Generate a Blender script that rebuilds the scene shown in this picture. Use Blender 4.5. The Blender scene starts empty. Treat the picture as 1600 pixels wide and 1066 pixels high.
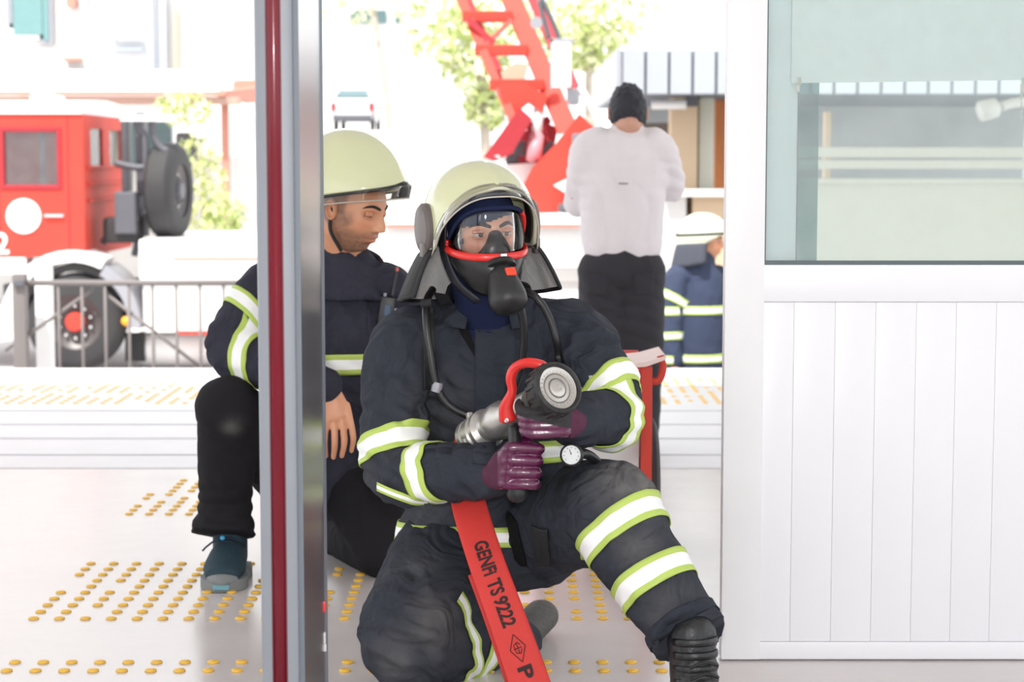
import bpy, bmesh, math, random
import numpy as np
from mathutils import Vector, Matrix, Euler
from mathutils.bvhtree import BVHTree
random.seed(7)
R = math.radians
SC = bpy.context.scene
COL = SC.collection
# ------------------------------------------------------------------ camera
FPX, CAM_Z, YH = 3000.0, 1.30, 250.0
PITCH = math.atan((533 - YH) / FPX)
cam_d = bpy.data.cameras.new('camera'); cam = bpy.data.objects.new('camera', cam_d); COL.objects.link(cam)
cam.location = (0, 0, CAM_Z); cam.rotation_euler = (math.pi / 2 - PITCH, 0, 0)
cam_d.sensor_width = 36.0; cam_d.lens = FPX / 1600 * 36.0
cam_d.clip_end = 400
cam_d.dof.use_dof = True; cam_d.dof.focus_distance = 4.55; cam_d.dof.aperture_fstop = 5.0
SC.camera = cam
# ------------------------------------------------------------------ sky, sun, flash, exposure
world = bpy.data.worlds.new('sky'); SC.world = world; world.use_nodes = True
_bg = world.node_tree.nodes['Background']
_bg.inputs[0].default_value = (0.93, 0.97, 1.0, 1); _bg.inputs[1].default_value = 1.9
sun_d = bpy.data.lights.new('sun', 'SUN'); sun_d.energy = 6.5; sun_d.angle = R(0.6); sun_d.color = (1, 0.96, 0.9)
sun = bpy.data.objects.new('sun', sun_d); COL.objects.link(sun)
sun.rotation_euler = Vector((0.25, 0.45, -1.0)).to_track_quat('-Z', 'Y').to_euler()
fl_d = bpy.data.lights.new('camera_flash', 'AREA'); fl_d.shape = 'RECTANGLE'; fl_d.size = 0.10; fl_d.size_y = 0.06
fl_d.energy = 62.0; fl_d.color = (1.0, 0.98, 0.96)
fl = bpy.data.objects.new('camera_flash', fl_d); COL.objects.link(fl)
fl.location = (0.0, -0.02, CAM_Z + 0.17); fl.rotation_euler = (math.pi / 2 - PITCH, 0, 0)
SC.view_settings.view_transform = 'Standard'; SC.view_settings.look = 'None'
SC.view_settings.gamma = 1.0; SC.view_settings.use_curve_mapping = False
SC.view_settings.exposure = 0.07
SC.cycles.use_denoising = True

def P(px, py, Y):
    """the point of the place that lies at depth Y behind pixel (px, py) of the 1600x1066 frame"""
    dx = (px - 800) / FPX; dy = (533 - py) / FPX
    c, s = math.cos(PITCH), math.sin(PITCH)
    vy = c + dy * s; vz = -s + dy * c
    t = Y / vy
    return Vector((dx * t, Y, CAM_Z + vz * t))

# ------------------------------------------------------------------ materials
MATS = {}
def mat(name, col, rough=0.5, metal=0.0, var=0.10, vscale=6.0, bump=0.0, bscale=80.0, spec=0.5, coat=0.0,
        dust=None, colattr=None, stretch=None, alpha=None, rvar=0.0, wrinkle=0.0):
    if name in MATS: return MATS[name]
    m = bpy.data.materials.new(name); m.use_nodes = True
    nt = m.node_tree; N = nt.nodes; L = nt.links
    b = N['Principled BSDF']
    tc = N.new('ShaderNodeTexCoord')
    mp = N.new('ShaderNodeMapping')
    if stretch: mp.inputs['Scale'].default_value = stretch
    L.new(tc.outputs['Object'], mp.inputs['Vector'])
    no = N.new('ShaderNodeTexNoise'); no.inputs['Scale'].default_value = vscale; no.inputs['Detail'].default_value = 5
    L.new(mp.outputs[0], no.inputs['Vector'])
    mx = N.new('ShaderNodeMix'); mx.data_type = 'RGBA'
    lo = [max(0, c * (1 - var)) for c in col]; hi = [min(1, c * (1 + var)) for c in col]
    mx.inputs['A'].default_value = (*lo, 1); mx.inputs['B'].default_value = (*hi, 1)
    L.new(no.outputs['Fac'], mx.inputs['Factor'])
    out = mx.outputs['Result']
    if colattr:
        at = N.new('ShaderNodeAttribute'); at.attribute_name = colattr
        m2 = N.new('ShaderNodeMix'); m2.data_type = 'RGBA'; m2.blend_type = 'MULTIPLY'; m2.inputs['Factor'].default_value = 1
        L.new(out, m2.inputs['A']); L.new(at.outputs['Color'], m2.inputs['B']); out = m2.outputs['Result']
    if dust:
        at = N.new('ShaderNodeAttribute'); at.attribute_name = 'dust'
        n2 = N.new('ShaderNodeTexNoise'); n2.inputs['Scale'].default_value = 11; n2.inputs['Detail'].default_value = 7
        L.new(tc.outputs['Object'], n2.inputs['Vector'])
        mr = N.new('ShaderNodeMapRange'); mr.inputs['From Min'].default_value = 0.25; mr.inputs['From Max'].default_value = 0.85
        L.new(n2.outputs['Fac'], mr.inputs['Value'])
        mu = N.new('ShaderNodeMath'); mu.operation = 'MULTIPLY'
        L.new(mr.outputs[0], mu.inputs[0]); L.new(at.outputs['Fac'], mu.inputs[1])
        m3 = N.new('ShaderNodeMix'); m3.data_type = 'RGBA'; m3.inputs['B'].default_value = (*dust, 1)
        L.new(mu.outputs[0], m3.inputs['Factor']); L.new(out, m3.inputs['A']); out = m3.outputs['Result']
    L.new(out, b.inputs['Base Color'])
    b.inputs['Roughness'].default_value = rough; b.inputs['Metallic'].default_value = metal
    if rvar:
        mr = N.new('ShaderNodeMapRange'); mr.inputs['To Min'].default_value = rough - rvar; mr.inputs['To Max'].default_value = rough + rvar
        L.new(no.outputs['Fac'], mr.inputs['Value']); L.new(mr.outputs[0], b.inputs['Roughness'])
    b.inputs['Specular IOR Level'].default_value = spec
    if coat: b.inputs['Coat Weight'].default_value = coat; b.inputs['Coat Roughness'].default_value = 0.08
    if bump:
        n3 = N.new('ShaderNodeTexNoise'); n3.inputs['Scale'].default_value = bscale; n3.inputs['Detail'].default_value = 4
        L.new(mp.outputs[0], n3.inputs['Vector'])
        bp = N.new('ShaderNodeBump'); bp.inputs['Strength'].default_value = bump; bp.inputs['Distance'].default_value = 0.01
        L.new(n3.outputs['Fac'], bp.inputs['Height']); L.new(bp.outputs['Normal'], b.inputs['Normal'])
        if wrinkle:
            n4 = N.new('ShaderNodeTexNoise'); n4.inputs['Scale'].default_value = 7; n4.inputs['Detail'].default_value = 2.5; n4.inputs['Distortion'].default_value = 1.6
            L.new(tc.outputs['Object'], n4.inputs['Vector'])
            b2 = N.new('ShaderNodeBump'); b2.inputs['Strength'].default_value = wrinkle; b2.inputs['Distance'].default_value = 0.05
            L.new(n4.outputs['Fac'], b2.inputs['Height']); L.new(b2.outputs['Normal'], bp.inputs['Normal'])
    MATS[name] = m
    return m

def glassmat(name, tint=(1, 1, 1), refl=0.06, rough=0.02, haze=0.0, hazecol=(0.8, 0.85, 0.85)):
    """clear sheet: see-through tint, mirror share by Fresnel, a little dirt"""
    if name in MATS: return MATS[name]
    m = bpy.data.materials.new(name); m.use_nodes = True
    nt = m.node_tree; N = nt.nodes; L = nt.links
    N.remove(N['Principled BSDF']); o = N['Material Output']
    tr = N.new('ShaderNodeBsdfTransparent'); tr.inputs[0].default_value = (*tint, 1)
    gl = N.new('ShaderNodeBsdfGlossy'); gl.inputs['Roughness'].default_value = rough
    df = N.new('ShaderNodeBsdfDiffuse'); df.inputs[0].default_value = (*hazecol, 1)
    lw = N.new('ShaderNodeFresnel'); lw.inputs[0].default_value = 1.35
    ad = N.new('ShaderNodeMath'); ad.operation = 'ADD'; ad.inputs[1].default_value = refl
    L.new(lw.outputs[0], ad.inputs[0])
    m1 = N.new('ShaderNodeMixShader'); L.new(ad.outputs[0], m1.inputs[0]); L.new(tr.outputs[0], m1.inputs[1]); L.new(gl.outputs[0], m1.inputs[2])
    m2 = N.new('ShaderNodeMixShader')
    tc = N.new('ShaderNodeTexCoord'); no = N.new('ShaderNodeTexNoise'); no.inputs['Scale'].default_value = 9; no.inputs['Detail'].default_value = 6
    L.new(tc.outputs['Object'], no.inputs['Vector'])
    mu = N.new('ShaderNodeMath'); mu.operation = 'MULTIPLY'; mu.inputs[1].default_value = haze * 2
    L.new(no.outputs['Fac'], mu.inputs[0]); L.new(mu.outputs[0], m2.inputs[0])
    L.new(m1.outputs[0], m2.inputs[1]); L.new(df.outputs[0], m2.inputs[2]); L.new(m2.outputs[0], o.inputs['Surface'])
    MATS[name] = m
    return m

# ------------------------------------------------------------------ mesh building
def catmull(pts, sub):
    p = [np.array(q, float) for q in pts]
    if len(p) < 3: 
        return [p[0] + (p[1] - p[0]) * i / sub for i in range(sub + 1)]
    e = [2 * p[0] - p[1]] + p + [2 * p[-1] - p[-2]]
    out = []
    for i in range(1, len(e) - 2):
        a, b, c, d = e[i - 1], e[i], e[i + 1], e[i + 2]
        for k in range(sub):
            t = k / sub
            out.append(0.5 * (2 * b + (c - a) * t + (2 * a - 5 * b + 4 * c - d) * t * t + (3 * b - a - 3 * c + d) * t ** 3))
    out.append(p[-1])
    return out

def basis(d, hint=None):
    d = Vector(d).normalized()
    h = Vector(hint) if hint is not None else (Vector((0, 0, 1)) if abs(d.z) < 0.9 else Vector((1, 0, 0)))
    u = (h - d * h.dot(d))
    if u.length < 1e-5: u = Vector((1, 0, 0)) - d * d.x
    u.normalize()
    return u, d.cross(u).normalized(), d

class MB:
    def __init__(s): s.v, s.f, s.m = [], [], []
    def add(s, vs, fs, mi=0):
        o = len(s.v); s.v += [tuple(q) for q in vs]
        s.f += [tuple(i + o for i in q) for q in fs]; s.m += [mi] * len(fs); return s
    def box(s, c, size, rot=None, mi=0, bev=0.0):
        c = Vector(c); hx, hy, hz = [q / 2 for q in size]
        M = rot if rot is not None else Matrix.Identity(3)
        if bev <= 0:
            vs = [c + M @ Vector((x * hx, y * hy, z * hz)) for x in (-1, 1) for y in (-1, 1) for z in (-1, 1)]
            return s.add(vs, [(0, 1, 3, 2), (4, 6, 7, 5), (0, 4, 5, 1), (2, 3, 7, 6), (0, 2, 6, 4), (1, 5, 7, 3)], mi)
        bm = bmesh.new(); bmesh.ops.create_cube(bm, size=2)
        for v in bm.verts: v.co = Vector((v.co.x * hx, v.co.y * hy, v.co.z * hz))
        bmesh.ops.bevel(bm, geom=list(bm.edges), offset=min(bev, hx * .9, hy * .9, hz * .9), segments=2, affect='EDGES', profile=0.6)
        bm.verts.index_update()
        s.add([c + M @ v.co for v in bm.verts], [[v.index for v in f.verts] for f in bm.faces], mi); bm.free(); return s
    def span(s, p0, p1, mi=0, bev=0.0):
        p0, p1 = Vector(p0), Vector(p1)
        return s.box((p0 + p1) / 2, [abs(q) for q in (p1 - p0)], None, mi, bev)
    def rings(s, rings, closed=False, cap=True, mi=0):
        n = len(rings[0]); vs = [q for r in rings for q in r]; fs = []
        k = len(rings)
        for i in range(k if closed else k - 1):
            a, b = i * n, ((i + 1) % k) * n
            for j in range(n): fs.append((a + j, a + (j + 1) % n, b + (j + 1) % n, b + j))
        if cap and not closed:
            fs.append(tuple(reversed(range(n)))); fs.append(tuple((k - 1) * n + j for j in range(n)))
        return s.add(vs, fs, mi)
    def tube(s, pts, rad, n=10, sub=6, hint=None, round_cap=False, mi=0, closed=False, spline=True):
        pts = [Vector(q) for q in pts]
        if not hasattr(rad, '__len__'): rad = [rad] * len(pts)
        rad = [(q if hasattr(q, '__len__') else (q, q)) for q in rad]
        if spline:
            c = [Vector(q) for q in catmull(pts, sub)]; r = catmull(rad, sub)
        else: c, r = pts, [np.array(q, float) for q in rad]
        rings = []; u = None; k = len(c)
        for i in range(k):
            if closed: d = c[(i + 1) % k] - c[i - 1]
            else: d = (c[min(i + 1, k - 1)] - c[max(i - 1, 0)])
            if d.length < 1e-9: d = Vector((0, 0, 1))
            d.normalize()
            if hint is not None: u, w, d = basis(d, hint)
            elif u is None: u, w, d = basis(d)
            else: u, w, d = basis(d, u)
            rings.append((c[i], u.copy(), w.copy(), d.copy(), r[i]))
        out = []
        def ring(cc, u, w, ra, rb): return [cc + u * (ra * math.cos(2 * math.pi * j / n)) + w * (rb * math.sin(2 * math.pi * j / n)) for j in range(n)]
        if round_cap:
            cc, u, w, d, rr = rings[0]; m = min(rr)
            for a in (80, 60, 38, 18):
                out.append(ring(cc - d * m * math.sin(R(a)), u, w, rr[0] * math.cos(R(a)), rr[1] * math.cos(R(a))))
        for cc, u, w, d, rr in rings: out.append(ring(cc, u, w, rr[0], rr[1]))
        if round_cap:
            cc, u, w, d, rr = rings[-1]; m = min(rr)
            for a in (18, 38, 60, 80):
                out.append(ring(cc + d * m * math.sin(R(a)), u, w, rr[0] * math.cos(R(a)), rr[1] * math.cos(R(a))))
        return s.rings(out, closed=closed, mi=mi)
    def limb(s, pts, rad, hint=None, n=20, sub=6): return s.tube(pts, rad, n=n, sub=sub, hint=hint, round_cap=True)
    def cyl(s, p0, p1, r0, r1=None, n=16, mi=0):
        return s.tube([p0, p1], [r0, r0 if r1 is None else r1], n=n, spline=False, mi=mi)
    def lathe(s, prof, org, axis, n=24, mi=0, hint=None):
        """prof: (radius, along-axis) pairs"""
        u, w, d = basis(axis, hint); org = Vector(org)
        return s.rings([[org + d * h + u * (max(r, 1e-5) * math.cos(2 * math.pi * j / n)) + w * (max(r, 1e-5) * math.sin(2 * math.pi * j / n)) for j in range(n)] for r, h in prof], mi=mi)
    def ball(s, c, r, n=16, mi=0, rot=None):
        c = Vector(c); r = r if hasattr(r, '__len__') else (r, r, r); k = max(6, n // 2); rings = []
        for i in range(k + 1):
            a = math.pi * (i + 0.02) / (k + 0.04) - math.pi / 2
            rr = []
            for j in range(n):
                b = 2 * math.pi * j / n
                q = Vector((r[0] * math.cos(a) * math.cos(b), r[1] * math.cos(a) * math.sin(b), r[2] * math.sin(a)))
                rr.append(c + (rot @ q if rot is not None else q))
            rings.append(rr)
        return s.rings(rings, mi=mi)
    def prism(s, poly, ext, mi=0):
        """poly: list of points, ext: extrusion vector"""
        poly = [Vector(q) for q in poly]; n = len(poly); e = Vector(ext)
        return s.add(poly + [q + e for q in poly], [tuple(range(n)), tuple(reversed(range(n, 2 * n)))] + [(i + n, (i + 1) % n + n, (i + 1) % n, i) for i in range(n)], mi)
    def prism_px(s, poly, Y, depth, mi=0): return s.prism([P(x, y, Y) for x, y in poly], (0, depth, 0), mi)
    def grid(s, g, mi=0, closed=False):
        """g[i][j] points"""
        n = len(g[0]); fs = []
        for i in range(len(g) - 1):
            for j in range(n if closed else n - 1):
                fs.append((i * n + j, i * n + (j + 1) % n, (i + 1) * n + (j + 1) % n, (i + 1) * n + j))
        return s.add([q for r in g for q in r], fs, mi)
    def mesh(s, name):
        me = bpy.data.meshes.new(name); me.from_pydata(s.v, [], s.f); 
        me.polygons.foreach_set('material_index', s.m); me.update(); return me
    def build(s, name, mats, parent=None, smooth=False, fix=True):
        me = s.mesh(name)
        if fix:
            bm = bmesh.new(); bm.from_mesh(me); bmesh.ops.recalc_face_normals(bm, faces=bm.faces); bm.to_mesh(me); bm.free()
        return link(name, me, mats, parent, smooth)

def link(name, me, mats, parent=None, smooth=False):
    for m in (mats if isinstance(mats, (list, tuple)) else [mats]): me.materials.append(m)
    if smooth == 'auto':
        me.polygons.foreach_set('use_smooth', [True] * len(me.polygons))
        bm = bmesh.new(); bm.from_mesh(me)
        for e in bm.edges:
            if len(e.link_faces) == 2 and e.calc_face_angle(0) > R(38): e.smooth = False
        bm.to_mesh(me); bm.free()
    elif smooth: me.polygons.foreach_set('use_smooth', [True] * len(me.polygons))
    o = bpy.data.objects.new(name, me); COL.objects.link(o)
    if parent is not None:
        o.parent = parent
        if parent.type == 'EMPTY': o.matrix_parent_inverse = Matrix.Translation(-parent.location)
    return o

def tag(o, label=None, cat=None, group=None, kind=None):
    if label: o['label'] = label
    if cat: o['category'] = cat
    if group: o['group'] = group
    if kind: o['kind'] = kind
    return o

def thing(name, label, cat, loc, group=None):
    o = bpy.data.objects.new(name, None); COL.objects.link(o); o.location = loc; o.empty_display_size = 0.1
    return tag(o, label, cat, group)

def solid(o, t, off=0.0):
    md = o.modifiers.new('thickness', 'SOLIDIFY'); md.thickness = t; md.offset = off; return o

def remesh(mb, voxel, smooth=2):
    """union of overlapping closed shapes as one continuous skin -> (verts, mesh)"""
    me = mb.mesh('tmp')
    bm = bmesh.new(); bm.from_mesh(me); bmesh.ops.recalc_face_normals(bm, faces=bm.faces); bm.to_mesh(me); bm.free()
    o = bpy.data.objects.new('tmp', me); COL.objects.link(o)
    md = o.modifiers.new('r', 'REMESH'); md.mode = 'VOXEL'; md.voxel_size = voxel; md.adaptivity = 0
    dg = bpy.context.evaluated_depsgraph_get()
    out = bpy.data.meshes.new_from_object(o.evaluated_get(dg), depsgraph=dg)
    bpy.data.objects.remove(o); bpy.data.meshes.remove(me)
    co = get_co(out); ed = np.empty(len(out.edges) * 2, int); out.edges.foreach_get('vertices', ed); ed = ed.reshape(-1, 2)
    for _ in range(smooth): co = relax(co, ed, 0.6)
    set_co(out, co)
    return out
def get_co(me):
    a = np.empty(len(me.vertices) * 3); me.vertices.foreach_get('co', a); return a.reshape(-1, 3)
def set_co(me, co): me.vertices.foreach_set('co', co.ravel()); me.update()
def get_no(me):
    a = np.empty(len(me.vertices) * 3); me.vertex_normals.foreach_get('vector', a); return a.reshape(-1, 3)
def relax(co, ed, k):
    s = np.zeros_like(co); n = np.zeros(len(co))
    np.add.at(s, ed[:, 0], co[ed[:, 1]]); np.add.at(s, ed[:, 1], co[ed[:, 0]]); np.add.at(n, ed[:, 0], 1); np.add.at(n, ed[:, 1], 1)
    n[n == 0] = 1
    return co * (1 - k) + s / n[:, None] * k
def vnoise(p, scale, seed=0):
    """smooth value noise, -1..1"""
    q = p * scale + seed * 17.31; i = np.floor(q).astype(np.int64); f = q - i; f = f * f * (3 - 2 * f)
    def h(a, b, c):
        x = (a * 374761393 + b * 668265263 + c * 2147483647 + seed * 974711) & 0xffffffff
        x = ((x ^ (x >> 13)) * 1274126177) & 0xffffffff
        return ((x ^ (x >> 16)) & 0xffff) / 32767.5 - 1
    r = 0
    for a in (0, 1):
        for b in (0, 1):
            for c in (0, 1):
                w = (f[:, 0] if a else 1 - f[:, 0]) * (f[:, 1] if b else 1 - f[:, 1]) * (f[:, 2] if c else 1 - f[:, 2])
                r = r + w * h(i[:, 0] + a, i[:, 1] + b, i[:, 2] + c)
    return r
def cloth(me, amp=0.006, scale=9.0, folds=(), seed=1):
    """billow a garment and press folds into it; folds: (centre, direction across the folds, wavelength, depth, reach)"""
    co = get_co(me); no = get_no(me)
    warp = np.stack([vnoise(co, 6, seed + k) for k in (3, 4, 5)], 1) * 0.05
    n1 = vnoise(co + warp, scale, seed); n2 = vnoise(co + warp, scale * 2.3, seed + 1)
    d = amp * (n1 * 0.7 + (1 - 2 * np.abs(n2)) * 0.45)
    for c, ax, wl, dep, reach in folds:
        c = np.array(c); ax = np.array(Vector(ax).normalized())
        q = co - c; w = np.exp(-(q ** 2).sum(1) / reach ** 2)
        ph = q @ ax + vnoise(co, 7, seed + 9) * wl * 0.55
        d += dep * w * (np.abs(np.sin(math.pi * ph / wl)) - 0.6)
    set_co(me, co + no * d[:, None])
    return me
def set_dust(me, spots):
    co = get_co(me); d = np.zeros(len(co))
    for c, r, a in spots: d = np.maximum(d, a * np.exp(-((co - np.array(c)) ** 2).sum(1) / r ** 2))
    at = me.attributes.new('dust', 'FLOAT', 'POINT'); at.data.foreach_set('value', d)
    return me
def bvh_of(me):
    me.calc_loop_triangles()
    return BVHTree.FromPolygons([v.co[:] for v in me.vertices], [p.vertices[:] for p in me.polygons])
def wrap_band(bvh, C, axis, width, rmax, name, mats, parent, up=None, a0=0, a1=360, n=64, rows=8, lift=0.004, lime=0.26, skew=0.0, rel=None):
    """a strip sewn around a limb: rays from the limb's axis outwards find the cloth"""
    u, w, d = basis(axis, up); C = Vector(C); g = []; ok = []
    full = abs(a1 - a0) >= 359.9
    cols = n if full else n + 1
    edges = [0, lime, lime + 0.001, 1 - lime - 0.001, 1 - lime, 1]
    vs = [0, lime * .5, lime] + [lime + (1 - 2 * lime) * k / (rows - 4) for k in range(1, rows - 4)] + [1 - lime, 1 - lime * .5, 1]
    for tt in vs:
        row, okr, ds = [], [], []
        for j in range(cols):
            a = R(a0 + (a1 - a0) * j / n); dr = u * math.cos(a) + w * math.sin(a)
            o = C + d * ((tt - 0.5) * width + skew * math.cos(a))
            h = bvh.ray_cast(o, dr, rmax)
            if h[0] is None: row.append(o + dr * rmax); okr.append(False); ds.append(9)
            else: row.append(h[0] + dr * lift); okr.append(True); ds.append(h[3])
        if rel:
            med = float(np.percentile(ds, 40)); okr = [k_ and d_ < med * rel for k_, d_ in zip(okr, ds)]
        g.append(row); ok.append(okr)
    mb = MB(); nrow = len(vs)
    for r in g: mb.v += [tuple(q) for q in r]
    for i in range(nrow - 1):
        mi = 0 if (vs[i] < lime - 1e-6 or vs[i + 1] > 1 - lime + 1e-6) else 1
        for j in range(cols if full else cols - 1):
            k = (j + 1) % cols
            if ok[i][j] and ok[i][k] and ok[i + 1][j] and ok[i + 1][k]:
                q = [g[i][j], g[i][k], g[i + 1][k], g[i + 1][j]]
                if max((q[0] - q[1]).length, (q[1] - q[2]).length) < 0.09:
                    mb.f.append((i * cols + j, i * cols + k, (i + 1) * cols + k, (i + 1) * cols + j)); mb.m.append(mi)
    me = mb.mesh(name); bm = bmesh.new(); bm.from_mesh(me)
    bmesh.ops.delete(bm, geom=[v for v in bm.verts if not v.link_faces], context='VERTS'); bm.to_mesh(me); bm.free()
    o = link(name, me, mats, parent, True); solid(o, 0.0025, 0); return o
# ================================================================== the setting
M_floor = mat('polished_stone', (0.66, 0.61, 0.60), 0.22, var=0.10, vscale=3.0, bump=0.03, bscale=14, spec=0.55, rvar=0.08)
M_slot = mat('drain_slot_grey', (0.10, 0.12, 0.16), 0.8, var=0.2)
M_strip = mat('pale_paving', (0.66, 0.64, 0.65), 0.45, var=0.06, bump=0.05)
M_stud = mat('yellow_tactile_stud', (0.80, 0.47, 0.05), 0.42, var=0.18, vscale=30)
M_street = mat('pale_street', (0.52, 0.50, 0.50), 0.9, var=0.10, vscale=0.6, bump=0.2, bscale=30)
M_kerb = mat('kerb_concrete', (0.60, 0.59, 0.58), 0.85, var=0.1)
M_ceil = mat('ceiling_white', (0.80, 0.80, 0.80), 0.8, var=0.02)
M_pvc = mat('white_pvc', (0.80, 0.80, 0.83), 0.35, var=0.015, vscale=3)
M_pvcs = mat('white_pvc_smudged', (0.79, 0.785, 0.80), 0.38, var=0.04, vscale=7)
M_joint = mat('panel_joint_grey', (0.72, 0.71, 0.72), 0.7, var=0.05)
M_gasket = mat('grey_gasket', (0.09, 0.12, 0.13), 0.5, var=0.1)

YE = 11.8                                    # far edge of the platform
fl_ = MB(); fl_.span((-7, -4, -0.3), (7, 8.02, 0))
floor = tag(fl_.build('floor', M_floor), 'pale polished stone platform floor with yellow studs', 'floor', kind='structure')
b = MB(); b.span((-7, 8.02, -0.30), (7, YE, -0.03)); b.build('slot_bed', M_slot, floor)
lines = [8.04, 8.42, 8.92, 9.40, 9.92]
for i, y in enumerate(lines):
    y1 = (lines[i + 1] if i < 4 else YE) - 0.045 * (i < 4)
    b = MB(); b.span((-7, y + 0.02, -0.05), (7, y1 + 0.02, 0.0), bev=0.006); b.build('paving_strip', M_strip, floor)
b = MB(); b.span((-7, YE + 0.02, -0.6), (7, YE + 0.14, 0.005), bev=0.02); b.span((-7, YE - 0.02, -0.85), (7, YE + 0.06, -0.3)); b.build('platform_edge', M_kerb, floor)
# tactile studs, each its own piece
def stud_mesh():
    m = MB(); m.lathe([(0.0155, 0), (0.0155, 0.003), (0.0135, 0.0055), (0.008, 0.007), (0.0, 0.0072)], (0, 0, 0), (0, 0, 1), n=12)
    me = m.mesh('stud'); me.materials.append(M_stud); me.polygons.foreach_set('use_smooth', [True] * len(me.polygons)); return me
SM = stud_mesh(); n_st = 0
SX, SY = 0.0735, 0.083
def studs(x0, x1, y0, rows, skip=()):
    global n_st
    c = int(round((x1 - x0) / SX)) + 1
    for i in range(c):
        for j in range(rows):
            if (i, j) in skip or n_st >= 300: continue
            o = bpy.data.objects.new('stud', SM); COL.objects.link(o); o.parent = floor
            o.location = (x0 + i * SX, y0 + j * SY, 0); n_st += 1
def studs_gappy(x0, x1, y0, rows):
    c = int(round((x1 - x0) / SX)) + 1
    rr = random.Random(3)
    studs(x0, x1, y0, rows, {(i, j) for i in range(c) for j in range(rows) if rr.random() < 0.07})
studs(-1.29, -0.60, 4.80, 2)
studs(-0.50, 0.36, 4.80, 2)
studs_gappy(-1.36, -0.62, 5.36, 10)
studs_gappy(-0.55, 0.42, 5.36, 9)
studs(-1.41, -1.05, 6.98, 10, {(0, k) for k in (3, 6, 7, 8, 9)} | {(1, 4), (2, 5)})
m = MB(); rr = random.Random(5)
for k in range(-62, 63):
    for j in range(13):
        if rr.random() < 0.12 or (j in (4, 8) and rr.random() < .5): continue
        m.lathe([(0.017, 0), (0.015, 0.005), (0.0, 0.008)], (k * SX + 0.01, 10.22 + j * 0.098, 0), (0, 0, 1), n=8)
tag(m.build('far_studs', M_stud, floor), kind='stuff')

b = MB(); b.span((-90, -30, -1.1), (90, 170, -0.85)); tag(b.build('ground', M_street), 'sunlit pale street below the platform', 'street', kind='structure')
b = MB(); b.span((-7, -4, 3.1), (7, 9.6, 3.3)); tag(b.build('ceiling', M_ceil), 'white roof over the platform entrance', 'ceiling', kind='structure')

# ------------------------------------------------------------------ white panelled door leaf with window
YP = 4.90
def X(px, Y=YP): return (px - 800) / FPX * Y / (math.cos(PITCH))  # horizontal place of a pixel column near mid-frame
def Z(py, Y=YP): return P(800, py, Y).z
xl, xs, xr = P(1129, 800, YP).x, P(1190, 800, YP).x, 1.75
zt, z_sill0, z_sill1, z_rail = 2.35, Z(414), Z(472), Z(1004)
door = thing('door_1', 'white panelled door leaf with a glazed upper half', 'door', (xl, YP, 0)); door['kind'] = 'structure'
b = MB(); b.span((xl, YP, 0.004), (xs, YP + 0.05, zt), bev=0.003); b.build('stile', M_pvcs, door, 'auto')
b = MB(); b.span((xs - 0.002, YP + 0.002, 0.004), (xr, YP + 0.05, z_rail), bev=0.003); b.build('bottom_rail', M_pvc, door, 'auto')
b = MB(); b.span((xs - 0.002, YP + 0.001, z_sill1), (xr, YP + 0.05, z_sill0), bev=0.003); b.build('middle_rail', M_pvc, door, 'auto')
b = MB(); b.span((xs, YP + 0.016, z_rail), (xr, YP + 0.04, z_sill1)); b.build('panel_backing', M_joint, door)
edges = [1190, 1238, 1302, 1365, 1428, 1490, 1552]
ex = [P(e, 740, YP).x for e in edges]
while ex[-1] < xr - 0.1: ex.append(ex[-1] + 0.1022)
for a, c in zip(ex[:-1], ex[1:]):
    b = MB(); b.span((a + 0.0003, YP + 0.006, z_rail + 0.001), (c - 0.0003, YP + 0.03, z_sill1 - 0.001), bev=0.0007); b.build('panel_board', M_pvc, door, 'auto')
b = MB(); b.span((xs + 0.003, YP + 0.004, z_sill0), (xr, YP + 0.03, z_sill0 + 0.010)); b.span((xs, YP + 0.004, z_sill0), (xs + 0.003, YP + 0.03, zt)); b.build('gasket', M_gasket, door)
b = MB(); b.span((xs + 0.003, YP + 0.012, z_sill0 + 0.008), (xr, YP + 0.018, zt))
G_pane = glassmat('greenish_pane', (0.945, 0.985, 0.978), 0.03, 0.01, 0.10, (0.82, 0.86, 0.85)); b.build('window_pane', G_pane, door)
# inner sash behind the pane, second overlapping pane, roller blind
M_sash = mat('pale_sash', (0.66, 0.71, 0.72), 0.4, var=0.03)
xi = P(1232, 400, YP + 0.03).x; xj = P(1241, 400, YP + 0.06).x; xk = P(1276, 400, YP + 0.06).x
b = MB(); b.span((xs + 0.003, YP + 0.032, z_sill0), (xi, YP + 0.05, zt)); b.span((xi, YP + 0.038, z_sill0), (xj, YP + 0.075, zt)); b.build('inner_sash', M_sash, door)
b = MB(); b.span((xj, YP + 0.034, z_sill0), (xj + 0.004, YP + 0.08, zt)); b.span((xj, YP + 0.035, z_sill0), (xr, YP + 0.06, z_sill0 + 0.008)); b.build('sash_edge', M_gasket, door)
b = MB(); b.span((xj + 0.004, YP + 0.058, z_sill0 + 0.008), (xk, YP + 0.064, zt)); b.build('overlapping_pane', glassmat('dark_green_pane', (0.30, 0.46, 0.45), 0.03, 0.01, 0.02), door)
M_blind = mat('roller_blind', (0.74, 0.77, 0.76), 0.8, var=0.05, vscale=2.5, bump=0.04, bscale=40)
zb = Z(129, YP + 0.03); b = MB()
b.prism([(xi + 0.0, YP + 0.024, zb - 0.002), (xr, YP + 0.024, zb + 0.012), (xr, YP + 0.024, zt), (xi, YP + 0.024, zt)], (0, 0.003, 0)); b.build('roller_blind', M_blind, door)
M_clip = mat('clear_clip', (0.55, 0.55, 0.48), 0.25, var=0.1)
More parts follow.
